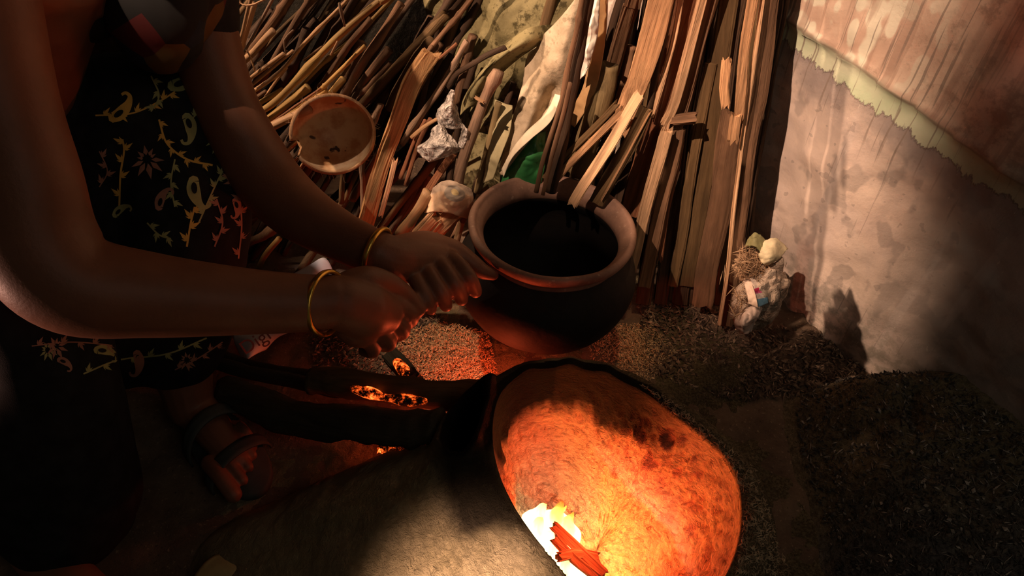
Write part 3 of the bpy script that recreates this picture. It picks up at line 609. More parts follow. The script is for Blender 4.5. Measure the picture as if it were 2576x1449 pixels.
# ------------------------------------------------------------------ cloth-like patches: rows of (px, py, off)
def patch(name, rows, m, nx=40, ny=50, amp=.004, fs=30, parent=None, th=.0012, seed=0, pos=lean):
    def fn(a, b):
        cols = [cat(r, 60)[int(round(a*60))] for r in fn.rows]
        return fn.c[(a)][b] if False else None
    C = [cat(r, nx-1) for r in rows]; vv = []; uv = []
    for i in range(nx):
        colp = cat([tuple(c[i]) for c in C], ny-1)
        for j, q in enumerate(colp):
            p = pos(q[0], q[1], q[2], False) if pos is lean else pos(q[0], q[1], q[2])
            n_ = MN.noise(p*fs+V((seed, 0, 0)))*amp+abs(MN.noise(p*fs*2.1+V((seed, 5, 0))))*amp*.8
            vv.append(p+V((-.3, -.8, .3))*n_); uv.append((i/(nx-1), j/(ny-1)))
    ff = [(i*ny+j, i*ny+j+1, (i+1)*ny+j+1, (i+1)*ny+j) for i in range(nx-1) for j in range(ny-1)]
    me = mesh(name, vv, ff); ul = me.uv_layers.new(name='UVMap'); li = np.zeros(len(me.loops), int); me.loops.foreach_get('vertex_index', li)
    ul.data.foreach_set('uv', np.array(uv)[li].ravel())
    o = link(name, me, m, parent); s_ = o.modifiers.new('thick', 'SOLIDIFY'); s_.thickness = th; s_.offset = 0
    return o
def sackm(name, a, b, spots):
    g = G(name, .75, .3); n = g.noise(g.co(), 11, 6, .7); n2 = g.noise(g.co(), 55, 5, .7); wv = g.noise(g.co((260, 260, 260)), 1, 2)
    c = g.ramp(n, [(.32, b), (.62, a)]); c = g.mix(g.step(n2, .52, .64, 0, spots), c, (.07, .055, .02)); g.col(c); g.bump(g.m1('ADD', n, g.m1('MULTIPLY', wv, .3)), .5, .004); return g.m
M_SACK = sackm('woven_plastic_sack', (.58, .46, .32), (.34, .255, .16), .4); M_MOSS = sackm('moldy_sack', (.30, .25, .12), (.15, .125, .055), 1.); M_HEM = plain('sack_hem', (.85, .72, .52), .6, .15)
sk = tag(empty('sack', lean(1250, 500, .02)), 'dirty cream woven sack with moldy top hanging behind the dark pole', 'sack')
patch('sack_back', [[(1060, -60, .10), (1160, -60, .09), (1260, -60, .06), (1360, -60, .05), (1480, -60, .05)], [(1080, 60, .09), (1180, 60, .08), (1280, 60, .045), (1380, 60, .04), (1480, 60, .04)], [(1150, 180, .08), (1220, 170, .06), (1300, 140, .05), (1390, 150, .03), (1470, 160, .03)], [(1170, 300, .07), (1240, 300, .07), (1300, 280, .07), (1380, 290, .05), (1440, 300, .05)], [(1140, 470, .04), (1210, 480, .04), (1280, 480, .06), (1350, 470, .07), (1420, 480, .07)]], M_MOSS, 70, 70, .010, 16, sk, seed=1)
patch('sack_flap', [[(1345, 110, .03), (1385, 70, .0), (1430, 20, -.02), (1470, -40, -.02)], [(1325, 150, .02), (1370, 150, -.01), (1410, 150, -.03), (1450, 130, -.02)], [(1312, 220, .0), (1350, 235, -.025), (1390, 235, .0), (1425, 235, -.02)], [(1290, 300, -.01), (1330, 300, -.03), (1360, 300, -.01), (1398, 285, -.03)], [(1268, 370, -.02), (1295, 375, -.03), (1320, 365, -.03), (1345, 340, -.045)], [(1256, 430, -.03), (1262, 438, -.03), (1268, 435, -.035), (1278, 405, -.05)]], M_SACK, 50, 70, .006, 24, sk, seed=4)
patch('sack_hem', [[(1398, 235, -.03), (1412, 240, -.045)], [(1372, 285, -.035), (1385, 305, -.05)], [(1325, 330, -.04), (1335, 350, -.055)], [(1292, 370, -.045), (1290, 395, -.055)], [(1262, 425, -.045), (1266, 445, -.05)]], M_HEM, 8, 50, .004, 40, sk, seed=5)
patch('sack_fold', [[(1395, 60, .03), (1330, 70, .0), (1270, 110, .02)], [(1370, 100, .01), (1300, 115, -.02), (1235, 150, .01)], [(1300, 150, .03), (1240, 165, -.01), (1195, 200, .01)], [(1250, 200, .03), (1205, 215, -.01), (1165, 250, .01)], [(1230, 260, .03), (1180, 270, .0), (1158, 290, .02)]], M_MOSS, 30, 50, .004, 30, sk, seed=8)
patch('sack_side', [[(1500, -40, .0), (1530, -40, -.01)], [(1495, 60, .0), (1526, 70, -.01)], [(1480, 160, .0), (1512, 170, -.01)], [(1462, 230, .0), (1490, 250, -.01)], [(1420, 300, .01), (1445, 320, .0)]], plain('tan_sack_edge', (.55, .33, .15), .7, .25), 14, 60, .004, 30, sk, seed=9)
patch('torn_lining', [[(1488, -30, -.02), (1510, -30, -.025)], [(1482, 60, -.02), (1508, 50, -.025)], [(1470, 130, -.02), (1496, 120, -.025)], [(1458, 200, -.02), (1474, 185, -.025)]], plain('white_lining', (.92, .84, .72), .6, .1), 12, 50, .006, 60, sk, seed=12)
tag(patch('leaf_sheath', [[(1245, 250, .0), (1290, 265, .0)], [(1240, 330, -.02), (1285, 320, -.03)], [(1225, 400, -.03), (1265, 380, -.04)], [(1215, 460, -.03), (1240, 450, -.04)]], plain('dry_sheath', (.42, .36, .20), .7, .3), 16, 40, .004, 30, seed=31), 'pale dry leaf sheath hanging just left of the sack flap', 'leaf')
tag(patch('green_plastic_bag', [[(1300, 380, .0), (1340, 340, -.02), (1372, 330, -.01)], [(1275, 410, -.02), (1330, 380, -.035), (1372, 375, -.02)], [(1262, 430, -.02), (1320, 415, -.035), (1370, 420, -.02)], [(1258, 470, -.02), (1310, 470, -.03), (1362, 470, -.02)]], plain('green_plastic', (.04, .20, .06), .3, .4, 30, .6, spec=.6), 34, 34, .006, 34, seed=14), 'crumpled dark green plastic bag below the sack flap', 'bag')
g = G('clear_plastic', .22, .7); n = g.noise(g.co((1, 1, 1)), 60, 3, .6, 1.5); g.col((.85, .76, .68)); g.set(g.b.inputs['Alpha'], g.step(n, .35, .62, .22, .72)); g.bump(n, 1., .012)
cp = tag(empty('clear_plastic_bag', lean(1110, 330, -.06, False)), 'crumpled clear plastic bag caught on sticks left of the sack', 'bag')
patch('upper_fold', [[(1138, 222, -.07), (1144, 225, -.08)], [(1118, 255, -.06), (1135, 250, -.09), (1152, 268, -.07)], [(1098, 288, -.06), (1130, 290, -.10), (1163, 300, -.07)], [(1108, 318, -.06), (1140, 322, -.09), (1178, 325, -.07)]], g.m, 34, 34, .010, 60, cp, .0005, 3)
patch('lower_fold', [[(1092, 320, -.05), (1102, 312, -.07), (1112, 318, -.06)], [(1075, 352, -.05), (1105, 340, -.08), (1132, 350, -.07), (1152, 352, -.06)], [(1052, 368, -.06), (1085, 365, -.09), (1130, 368, -.09), (1165, 370, -.06)], [(1058, 390, -.06), (1085, 396, -.09), (1115, 392, -.08), (1160, 378, -.06)], [(1075, 402, -.05), (1090, 402, -.07), (1105, 400, -.07), (1130, 390, -.06)]], g.m, 40, 40, .010, 55, cp, .0005, 6)
patch('side_fold', [[(1165, 315, -.06), (1178, 322, -.08), (1184, 335, -.07)], [(1160, 340, -.06), (1172, 345, -.08), (1180, 350, -.07)], [(1154, 365, -.06), (1162, 372, -.08), (1172, 378, -.07)]], g.m, 20, 24, .008, 60, cp, .0005, 8)
# printed packet
g = G('printed_packet', .6, .35); UVs = g.sep(g.tc.outputs['UV']); n = g.noise(g.co(), 40, 4)
def disc(cx, cy, r, asp=1.3):
    a = g.m1('SUBTRACT', UVs[0], cx); b = g.m1('SUBTRACT', UVs[1], cy); b = g.m1('MULTIPLY', b, 1/asp)
    return g.m1('SQRT', g.m1('ADD', g.m1('MULTIPLY', a, a), g.m1('MULTIPLY', b, b))), r
d_, r_ = disc(.62, .42, .0, 1.25)
c = g.mix(g.step(n, .4, .6), (.80, .55, .36), (.72, .46, .28)); c = g.mix(g.step(UVs[1], .30, .42, .75, 0), c, (.55, .43, .34))
c = g.mix(g.step(d_, .20, .22, 1, 0), c, (.42, .34, .27)); c = g.mix(g.step(d_, .075, .095, 1, 0), c, (.80, .60, .30)); g.col(c); g.bump(n, .6, .004)
tag(patch('printed_packet', [[(1092, 470, -.085), (1115, 455, -.10), (1145, 455, -.105), (1188, 475, -.09)], [(1080, 500, -.08), (1110, 490, -.11), (1150, 490, -.115), (1192, 505, -.09)], [(1068, 535, -.075), (1100, 532, -.11), (1140, 538, -.115), (1178, 552, -.09)]], g.m, 40, 30, .004, 50, seed=17), 'peach paper packet printed with a grey ringed disc, behind the pot rim', 'packet')
# coconut shell
def coconut():
    c = lean(838, 338, -.07, False); R_ = .0585; ax = (V((0, 0, H))-c).normalized(); ax = (ax+V((.10, .0, -.12))).normalized()
    X = ax.cross(V((0, 0, 1))).normalized(); Y = ax.cross(X); X = -X if X.x < 0 else X; Y = X.cross(ax)*-1 if X.cross(ax).z > 0 else X.cross(ax)
    Y = V((0, 0, 1)); Y = (Y-ax*Y.dot(ax)).normalized(); X = Y.cross(ax).normalized()
    vi, vo, ff = [], [], []; na, nr = 72, 18
    for i in range(nr):
        for k in range(na):
            a = 2*math.pi*k/na; da = (math.degrees(a)-182+180) % 360-180
            cut = (.42 if -3 < da < 13 else .18 if 13 <= da < 20 else 0)
            th = math.pi/2*1.06*(1-cut)*(1-i/(nr-1))
            th *= 1+.015*MN.noise(V((k*.6, 2, 0)))*(1-i/nr)
            for L_, r in ((vi, R_), (vo, R_*1.07)):
                L_.append(X*math.cos(a)*math.sin(th)*r+Y*math.sin(a)*math.sin(th)*r*.94-ax*math.cos(th)*r*.95+V((0, 0, 0)))
    def skin(v_, fl):
        f_ = []
        for i in range(nr-1):
            for k in range(na):
                q = (i*na+k, i*na+(k+1) % na, (i+1)*na+(k+1) % na, (i+1)*na+k); f_.append(q[::-1] if fl else q)
        return f_
    e = tag(empty('coconut_shell', c), 'halved coconut shell with a notched rim lying on the twigs', 'coconut shell')
    g = G('coconut_flesh', .45, .4); n = g.noise(g.co(), 35, 5, .6); n2 = g.noise(g.co(), 26, 3, .6, .8)
    k = g.mix(g.step(n, .4, .65), (.58, .40, .22), (.42, .21, .09)); k = g.mix(g.step(n2, .67, .70), k, (.05, .03, .02)); g.col(k); g.bump(n, .3, .003)
    o = link('flesh', mesh('flesh', vi, skin(vi, True)), g.m); o.parent = e
    rimf = [(k, (k+1) % na, na*nr+(k+1) % na, na*nr+k) for k in range(na)]
    v2 = vi+vo; f2 = [tuple(i+na*nr for i in q) for q in skin(vo, False)]+rimf
    o = link('husk', mesh('husk', v2, f2), wood('husk_brown', (.50, .32, .17), .4, .5)); o.parent = e
    hv_, hf_ = [], []
    for i in range(60):
        a = random.uniform(0, 6.28); p = X*math.cos(a)*R_*1.05+Y*math.sin(a)*R_; d = (p.normalized()*.6+ax*random.uniform(-.2, .6)+V((random.uniform(-.5, .5),)*3)).normalized()
        q, w2 = chain([(p, .0003), (p+d*.006+V((0, 0, random.uniform(-.002, .002))), .0002), (p+d*random.uniform(.008, .014), .0001)], 4, 3); n0 = len(hv_); hv_ += q; hf_ += [tuple(t+n0 for t in z) for z in w2]
    o = link('fibers', mesh('fibers', hv_, hf_), M_STRAW); o.parent = e; o['kind'] = 'stuff'
coconut()
# crumpled trash packet by the wall
def blob(name, px, py, d, rx, ry, rz, m, amp=.16, fs=22, tilt=0, parent=None, lowz=None):
    c = W(px, py, d); vv, ff = grid(60, 44, lambda a, b: (a, b)); o_ = []
    for a, b in vv:
        th = a*2*math.pi; ph = -math.pi/2+b*math.pi
        p = V((math.cos(th)*math.cos(ph)*rx, math.sin(th)*math.cos(ph)*ry, math.sin(ph)*rz)); q = V((math.cos(th)*math.cos(ph), math.sin(th)*math.cos(ph), math.sin(ph)))
        cell = MN.cell(q*2.2) if False else 0
        k = 1+amp*(abs(MN.noise(q*2.1+V((px, 0, 0))))*1.6-.4)+amp*.5*abs(MN.noise(q*5+V((py, 0, 0))))
        p = p*k; p.x += tilt*p.z; o_.append(p)
    o = link(name, mesh(name, o_, ff), m, parent); o.location = c if parent is None else c-parent.location
    if parent: o.matrix_parent_inverse = Matrix()
    return o, c
g = G('crumpled_wrap', .6, .35); n = g.noise(g.co(), 22, 5, .7, 1.); g.col(g.mix(g.step(n, .4, .65), (.50, .38, .29), (.30, .20, .14))); g.bump(n, 1., .015); M_WRAP = g.m
be = tag(empty('trash_bundle', onz(1895, 838, .0)), 'crumpled brown wrapper bundle with a colored label by the foot of the wall', 'trash bundle')
blob('wrapper', 1908, 748, 1.10, .034, .03, .062, M_WRAP, .25, parent=be, tilt=.12)
pos_b = lambda px, py, d: W(px, py, d)
g = G('colored_label', .45, .5); U = g.sep(g.tc.outputs['UV']); k = g.ramp(U[1], [(0, (.75, .6, .5)), (.30, (.55, .03, .10)), (.44, (.60, .10, .22)), (.52, (.85, .70, .60)), (.66, (.80, .66, .56)), (.74, (.16, .34, .48)), (.95, (.18, .33, .45))]); 
for e_ in k.node.color_ramp.elements: pass
k.node.color_ramp.interpolation = 'CONSTANT'; g.col(k); g.bump(g.noise(g.co(), 60, 3), .6, .005)
patch('printed_label', [[(1886, 700, 1.062), (1893, 695, 1.065)], [(1898, 728, 1.055), (1920, 722, 1.06)], [(1890, 748, 1.055), (1930, 742, 1.06)], [(1905, 772, 1.055), (1932, 762, 1.062)]], g.m, 16, 30, .002, 60, be, pos=pos_b)
patch('pale_wrap', [[(1868, 700, 1.07), (1890, 705, 1.06)], [(1880, 740, 1.06), (1902, 745, 1.05)], [(1884, 762, 1.06), (1908, 774, 1.05)]], plain('pale_wrap', (.75, .55, .42), .5, .15, 40), 14, 20, .004, 70, be, pos=pos_b)
patch('foil_flap', [[(1850, 795, 1.10), (1880, 775, 1.07), (1925, 765, 1.07)], [(1848, 812, 1.10), (1872, 805, 1.065), (1905, 800, 1.07)], [(1862, 838, 1.11), (1872, 838, 1.09), (1890, 832, 1.09)]], plain('foil_wrap', (.62, .46, .38), .4, .2, 40), 24, 24, .010, 60, be, pos=pos_b, seed=3)
fp = []
for i in range(420):
    a = random.uniform(0, 6.28); c0 = W(1885+random.gauss(0, 17), 660+random.gauss(0, 20), 1.065+random.gauss(0, .006)); fp.append(c0)
for i in range(120): fp.append(W(1895+random.gauss(0, 26), 685+random.gauss(0, 8), 1.06)); 
for i in range(60): fp.append(W(1862+random.gauss(0, 10), 758+random.gauss(0, 18), 1.07))
M_FIB = plain('coir_fibre', (.42, .26, .15), .9, .4, 60)
shards('fiber_tuft', fp, .010, .030, (.03, .09), M_FIB, be, 1.4)
blob('fiber_clump', 1884, 668, 1.085, .018, .014, .020, M_FIB, .5, parent=be)
ct = tag(empty('husk_piece', W(1930, 630, 1.05)), 'torn cream and olive coconut husk piece on top of the wrapper bundle', 'husk')
patch('olive_face', [[(1884, 600, 1.07), (1902, 584, 1.06), (1925, 605, 1.06)], [(1876, 622, 1.07), (1898, 618, 1.05), (1922, 640, 1.05)]], plain('olive_husk', (.22, .20, .09), .6, .4, 40), 26, 24, .006, 60, ct, .004, pos=pos_b)
patch('cream_face', [[(1925, 605, 1.055), (1950, 598, 1.05), (1980, 625, 1.06)], [(1912, 632, 1.05), (1938, 640, 1.04), (1962, 645, 1.05)], [(1912, 650, 1.06), (1920, 660, 1.05), (1930, 663, 1.06)]], plain('cream_husk', (.72, .60, .38), .6, .3, 50), 26, 24, .006, 60, ct, .004, pos=pos_b, seed=4)
# paper on the floor
pe = tag(empty('paper', onz(720, 770, 0)), 'white rolled printed paper on the floor behind the near forearm', 'paper')
pos_p = lambda px, py, z: onz(px, py, z)
patch('sheet', [[(735, 690, .05), (780, 665, .065), (818, 648, .07), (842, 690, .05)], [(690, 760, .035), (740, 745, .05), (780, 730, .055), (815, 760, .04)], [(640, 820, .03), (690, 810, .045), (730, 800, .05), (760, 820, .03)], [(588, 840, .03), (620, 848, .045), (660, 850, .05), (700, 848, .03)], [(612, 908, .01), (625, 902, .03), (645, 890, .03), (668, 880, .015)]], plain('white_paper', (.92, .88, .88), .5, .04, 40, .2), 30, 50, .002, 25, pe, .0006, pos=pos_p)
cu = bpy.data.curves.new('printed_letters', 'FONT'); cu.body = 'Digi'; cu.size = .030; cu.extrude = .0002
a = onz(616, 893, .052); b = onz(690, 846, .062); c = onz(622, 862, .066)
xa = (b-a).normalized(); na = xa.cross(c-a).normalized(); ya = na.cross(xa)
cu.materials.append(plain('letter_ink', (.30, .10, .09), .6, .05)); o = bpy.data.objects.new('t_', cu); COL.objects.link(o); bpy.context.view_layer.update()
me = bpy.data.meshes.new_from_object(o.evaluated_get(bpy.context.evaluated_depsgraph_get())); bpy.data.objects.remove(o); o = bpy.data.objects.new('printed_letters', me); COL.objects.link(o)
o.parent = pe; o.matrix_parent_inverse = pe.matrix_basis.inverted(); o.matrix_basis = Matrix.Translation(a) @ Matrix((xa, ya, na)).transposed().to_4x4()

# ------------------------------------------------------------------ pot
pc = W(1364, 582, 1.04); 
def lathe(P, seg=96, amp=0.):
    vv = [V((r*math.cos(2*math.pi*k/seg), r*math.sin(2*math.pi*k/seg), z))*(1+amp*MN.noise(V((math.cos(2*math.pi*k/seg)*2, math.sin(2*math.pi*k/seg)*2, z*20)))) for r, z in P for k in range(seg)]
    ff = [(i*seg+k, i*seg+(k+1) % seg, (i+1)*seg+(k+1) % seg, (i+1)*seg+k) for i in range(len(P)-1) for k in range(seg)]
    return vv, ff
pot = tag(empty('clay_pot', pc+V((0, 0, -.19))), 'round soot blackened clay pot with a wide brown rim, gripped by the woman', 'pot')
body = [(.0001, -.192), (.04, -.190), (.075, -.178), (.105, -.155), (.125, -.125), (.134, -.095), (.133, -.07), (.124, -.048), (.112, -.034), (.106, -.026), (.106, -.016)]
inner = [(.100, -.016), (.100, -.028), (.108, -.042), (.120, -.06), (.126, -.09), (.118, -.122), (.098, -.150), (.07, -.170), (.035, -.182), (.0001, -.184)]
g = G('sooty_clay', .75, .3); n = g.noise(g.co(), 9, 5, .65); n2 = g.noise(g.co(), 70, 4)
g.col(g.mix(g.step(n2, .4, .7), g.ramp(n, [(.4, (.012, .009, .008)), (.75, (.035, .024, .019))]), (.018, .013, .010))); g.bump(n2, .35, .003)
bm_ = [tuple(x) for x in cat(body, 40)]; im_ = [tuple(x) for x in cat(inner, 30)]
vv, ff = lathe(bm_+im_, 96, .008); pbo = link('body', mesh('body', vv, ff), g.m); pbo.parent = pot; pbo.location = (0, 0, .19)
rim = [(.106, -.020), (.108, -.012), (.116, -.008), (.1195, -.002), (.120, .004), (.117, .008), (.112, .008), (.108, .003), (.103, -.003), (.099, -.010), (.0975, -.018), (.100, -.026), (.106, -.026), (.106, -.020)]
g = G('terracotta_rim', .6, .35); n = g.noise(g.co(), 16, 6, .7); n2 = g.noise(g.co(), 120, 3)
g.col(g.mix(g.step(n2, .62, .7, 0, .4), g.ramp(n, [(.3, (.15, .085, .06)), (.6, (.33, .185, .13)), (.8, (.42, .25, .18))]), (.55, .38, .28))); g.bump(n, .35, .003)
vv, ff = lathe([tuple(x) for x in cat(rim, 70)], 96, .01); o = link('rim', mesh('rim', vv, ff), g.m); o.parent = pot; o.location = (0, 0, .19)
pot.rotation_euler = (math.radians(-3), math.radians(4.5), 0)
# ------------------------------------------------------------------ logs feeding the side vent and burning wood
FG = 'smoldering logs fed into the side of the stove'
def LG(label, P, w_, kind, m, **k): 
    o = stick('p', None, w_, kind, m, world=P, **k); return tag(o, label, 'firewood', FG)
LG('thick dark green log, lower one running into the stove vent', [onz(560, 985, .05), onz(740, 1035, .09), onz(960, 1065, .135), onz(1110, 1082, .15)], .024, 'B', 'char', name='log')
LG('crooked olive brown log, upper one with glowing underside', [onz(780, 960, .09), onz(850, 965, .10), onz(1000, 975, .12), onz(1110, 995, .13), onz(1225, 985, .13)], .021, 'B', wood('olive_brown_log', (.11, .075, .035), .5, .7), name='log')
LG('thin dark branch behind the two thick logs, reaching toward the sandal', [onz(500, 900, .03), onz(660, 945, .05), onz(880, 985, .07)], .011, 'B', 'char', name='branch')
LG('thin bent branch along the floor, topmost of the feeding wood', [onz(540, 885, .02), onz(700, 930, .045), onz(860, 955, .06)], .007, 'B', 'dark', name='branch')
o = stick('p', None, .014, 'S', 'char', world=[onz(985, 895, .05), onz(1015, 925, .08), onz(1040, 960, .11)], t=.7, jag=.006, name='charred_stub'); tag(o, 'small charred stub with a glowing red tip on the upper log', 'firewood', FG)
o = link('ember', *[mesh('ember', *chain([(onz(1000, 912, .095), .007), (onz(1015, 930, .105), .009), (onz(1025, 946, .112), .006)], 10, 8))], M_EMB); tag(o, 'glowing orange ember at the tip of the charred stub', 'ember')
P = [(890, 975), (930, 985), (975, 997), (1020, 1003), (1070, 1005)]
o = link('ember', mesh('ember', *chain([(onz(a, b+3, .134), .005+.0035*(i % 2)) for i, (a, b) in enumerate(P)], 10, 30)), M_EMB); tag(o, 'long glowing red ember streak between the two thick logs', 'ember')
c0 = onz(1030, 1110, .03)
vv, ff = grid(24, 18, lambda a, b: (c0.x-.045+.09*a, c0.y-.02+.05*b, .028+.01*fbm(a*9, b*9)+.02*a))
tag(link('ember_bed', mesh('ember_bed', vv, ff), M_EMB), 'bed of red embers glowing in the vent below the green log', 'embers', kind='stuff')
BW = wood('burning_wood', (.20, .11, .07), .35, .8)
bn = 'burning sticks inside the stove mouth'
for lb, P in (('red hot stick burning at the right of the flames, upper one', [(1395, 1325), (1450, 1375), (1520, 1440)]), ('burning stick in the flames, middle one', [(1398, 1355), (1440, 1400), (1500, 1449)]), ('burning stick crossing low in the flames, nearest the bottom edge', [(1410, 1400), (1450, 1390), (1500, 1400)])):
    o = stick('p', None, .0062, 'S', BW, world=[onz(a, b, z) for (a, b), z in zip(P, (.058, .052, .040))], t=.8, jag=.006, name='burning_stick'); tag(o, lb, 'firewood', bn)
# ------------------------------------------------------------------ woman
M_SKIN = (lambda g: (g.col(g.ramp(g.noise(g.co(), 14, 5), [(.3, (.15, .060, .032)), (.7, (.21, .088, .048))])), g.bump(g.noise(g.co(), 320, 4, .6), .25, .0012), g.m)[2])(G('brown_skin', .48, .4))
nsh, nel, nwr = W(-90, -130, .64), W(60, 715, .70), W(838, 757, .82)
fsh, fel, fwr = W(440, -180, .87), W(650, 420, .95), W(948, 636, .905)
parts = [
 chain([(nsh, .052), (W(-28, 150, .655), .049), (W(8, 300, .665), .049), (W(55, 450, .675), .050), (W(95, 610, .69), .053), (W(190, 712, .705), .050), (W(380, 742, .735), .043), (W(600, 757, .775), .036), (W(760, 762, .805), .032), (nwr, .030)], 44, 80),
 chain([(fsh, .048), (W(500, 40, .89), .042), (W(562, 250, .92), .040), (W(655, 425, .95), .043), (W(740, 520, .945), .040), (W(850, 590, .925), .032), (fwr, .028)], 44, 70),
 # torso, neck, head
 chain([(V((-.80, .72, .18)), .13), (V((-.74, .72, .36)), .12), (V((-.60, .74, .54)), .115), (V((-.50, .74, .63)), .09)], 20, 20),
 chain([(nsh, .05), (V((-.48, .75, .63)), .075), (fsh, .05)], 16, 16),
 chain([(V((-.49, .74, .64)), .05), (V((-.41, .74, .76)), .046)], 16, 8),
 ball((-.40, .70, .83), 1, (.085, .072, .105), 24), ball((-.325, .695, .80), .014), ball((-.33, .695, .775), .02, (1, 1.2, .6)), ball((-.41, .625, .82), .02, (1, .4, 1.5)), ball((-.41, .775, .82), .02, (1, .4, 1.5)),
 # legs
 chain([(V((-.78, .80, .20)), .09), (W(330, 400, .97), .075), (W(470, 420, .96), .058), (W(460, 650, 1.0), .05), (W(455, 880, 1.05), .045), (W(470, 980, 1.065), .036), (onz(480, 1020, .05), .033)], 16, 40),
 chain([(V((-.78, .72, .20)), .09), (V((-.64, .60, .30)), .06), (V((-.52, .52, .33)), .05), (V((-.545, .46, .18)), .04), (V((-.57, .38, .05)), .033)], 16, 30),
 ]
def foot(ankle, toe, side):
    d = (toe-ankle); d.z = 0; L = d.length; d.normalize(); s_ = V((-d.y, d.x, 0))*side; z = .022
    out = [chain([(ankle-d*.045+V((0, 0, -.02)), .026), (ankle+V((0, 0, -.02)), .031), (ankle+d*.06+V((0, 0, -.030)), .026), (ankle+d*.11+V((0, 0, -.038)), .022)], 14, 14),
           chain([(ankle+d*.10-s_*.020+V((0, 0, -.040)), .017), (ankle+d*.10+s_*.022+V((0, 0, -.040)), .015)], 12, 6)]
    for i, (q, l, r) in enumerate(((-.030, .060, .0125), (-.010, .056, .0085), (.006, .050, .008), (.020, .043, .0075), (.032, .034, .007))):
        b = ankle+d*(.095-.006*i)+s_*q; b.z = z+.014
        out.append(chain([(b, r), (b+d*l*.5+V((0, 0, .004)), r*.92), (b+d*l+V((0, 0, -.008)), r*.95)], 10, 8))
    return out
fa, ft = onz(478, 1000, .065), onz(600, 1165, .02)
parts += foot(fa, ft, 1); parts += foot(V((-.57, .37, .065)), V((-.45, .30, .02)), -1)
# far (left) hand: thumb along the pot neck, four fingers curled round and pointing down
f = lambda *a: [(W(x, y, d), r) for x, y, d, r in a]
parts += [chain(f((950, 637, .905, .028), (985, 650, .915, .029), (1030, 652, .935, .030), (1075, 648, .95, .026)), 20, 14),
 chain(f((1000, 635, .925, .022), (1060, 624, .95, .023), (1100, 624, .965, .020)), 16, 12),
 chain(f((1050, 662, .94, .022), (1100, 645, .955, .020)), 16, 8),
 chain(f((1085, 618, .960, .017), (1140, 628, .968, .014), (1185, 660, .97, .0125), (1213, 681, .975, .0108), (1240, 691, .98, .0080)), 16, 24),
 chain(f((1118, 640, .962, .0125), (1150, 662, .942, .0112), (1180, 698, .935, .0105), (1196, 732, .945, .0092)), 16, 20),
 chain(f((1090, 650, .952, .0125), (1118, 678, .930, .0110), (1146, 718, .925, .0102), (1161, 752, .937, .0090)), 16, 20),
 chain(f((1062, 662, .945, .0125), (1083, 696, .920, .0108), (1110, 738, .915, .0100), (1122, 768, .927, .0086)), 16, 20),
 chain(f((1035, 675, .935, .0115), (1050, 712, .913, .0098), (1074, 752, .908, .0088), (1084, 778, .918, .0076)), 16, 20)]
# near (right) hand: back of the hand up, fingers closed under, thumb along the top
parts += [chain(f((838, 757, .82, .030), (870, 765, .83, .032), (915, 780, .85, .035), (955, 785, .868, .028)), 24, 16),
 chain(f((880, 800, .845, .025), (905, 822, .86, .025), (935, 815, .87, .022)), 16, 12),
 chain(f((875, 722, .838, .019), (925, 708, .853, .019), (975, 715, .872, .0150), (1018, 742, .890, .0125), (1052, 778, .902, .0098)), 18, 24),
 chain(f((950, 755, .862, .0150), (1003, 772, .880, .0125), (1034, 796, .900, .0108), (1018, 818, .922, .0092)), 16, 20),
 chain(f((942, 786, .860, .0150), (990, 806, .878, .0122), (1012, 832, .898, .0104), (992, 845, .920, .0090)), 16, 20),
 chain(f((925, 812, .856, .0145), (964, 838, .874, .0116), (978, 864, .892, .0098), (955, 868, .912, .0084)), 16, 20),
 chain(f((900, 830, .850, .0140), (930, 860, .868, .0105), (938, 884, .886, .0086), (915, 882, .900, .0074)), 16, 20)]
vv, ff = join(parts)
wo = link('person', mesh('person', vv, ff), M_SKIN); remesh(wo, .0023, 2)
tag(wo, 'woman squatting at the stove in a dark paisley dress, both hands on the clay pot', 'person')
vv, ff = join([ball((-.415, .70, .85), 1, (.088, .080, .098), 24), ball((-.49, .70, .87), .042)])
remesh(link('hair', mesh('hair', vv, ff), plain('black_hair', (.015, .012, .010), .5, .3, 80), wo), .006, 2)
for s_ in (-1, 1):
    link('eye', mesh('eye', *ball((-.332, .70+.03*s_, .84), .011)), plain('eye_white', (.6, .55, .5), .3, .05), wo)
# dress
M_DR = (lambda g: (g.col(g.ramp(g.noise(g.co(), 45, 4), [(.35, (.006, .006, .007)), (.65, (.016, .017, .019))])), g.bump(g.noise(g.co(), 900, 2), .2, .0008), g.m)[2])(G('dark_printed_cotton', .8, .25))
q = lambda *a: [(W(x, y, d), r) for x, y, d, r in a]
dp = [chain([(V((-.82, .72, .17)), .17), (V((-.76, .72, .36)), .15), (V((-.62, .74, .54)), .13), (V((-.52, .74, .64)), .085)], 20, 20),
 chain([(nsh+V((-.03, .02, .02)), .052), (V((-.50, .75, .62)), .085), (fsh+V((-.02, -.01, 0)), .062)], 16, 16),
 chain([(fsh, .062), (W(475, -60, .875), .056), (W(500, 50, .893), .050)], 16, 10),
 chain([(V((-.80, .78, .22)), .13), (W(330, 330, .96), .10), (W(450, 360, .97), .083), (W(465, 470, .97), .083), (W(455, 640, .99), .086), (W(440, 800, 1.02), .082), (W(430, 850, 1.035), .076)], 22, 50),
 chain([(V((-.80, .72, .22)), .13), (V((-.64, .62, .32)), .10), (V((-.52, .52, .34)), .072), (V((-.545, .47, .20)), .085), (V((-.57, .44, .08)), .09)], 20, 30),
 chain([(W(440, 700, 1.02), .08), (W(300, 780, .98), .08), (W(160, 840, .93), .08), (W(60, 880, .90), .07)], 18, 20),
 chain([(W(430, 850, 1.05), .065), (W(300, 868, 1.02), .062), (W(200, 885, .99), .058), (W(80, 900, .95), .055)], 18, 20),
 chain([(W(330, 500, 1.0), .10), (W(300, 700, 1.0), .09)], 18, 12)]
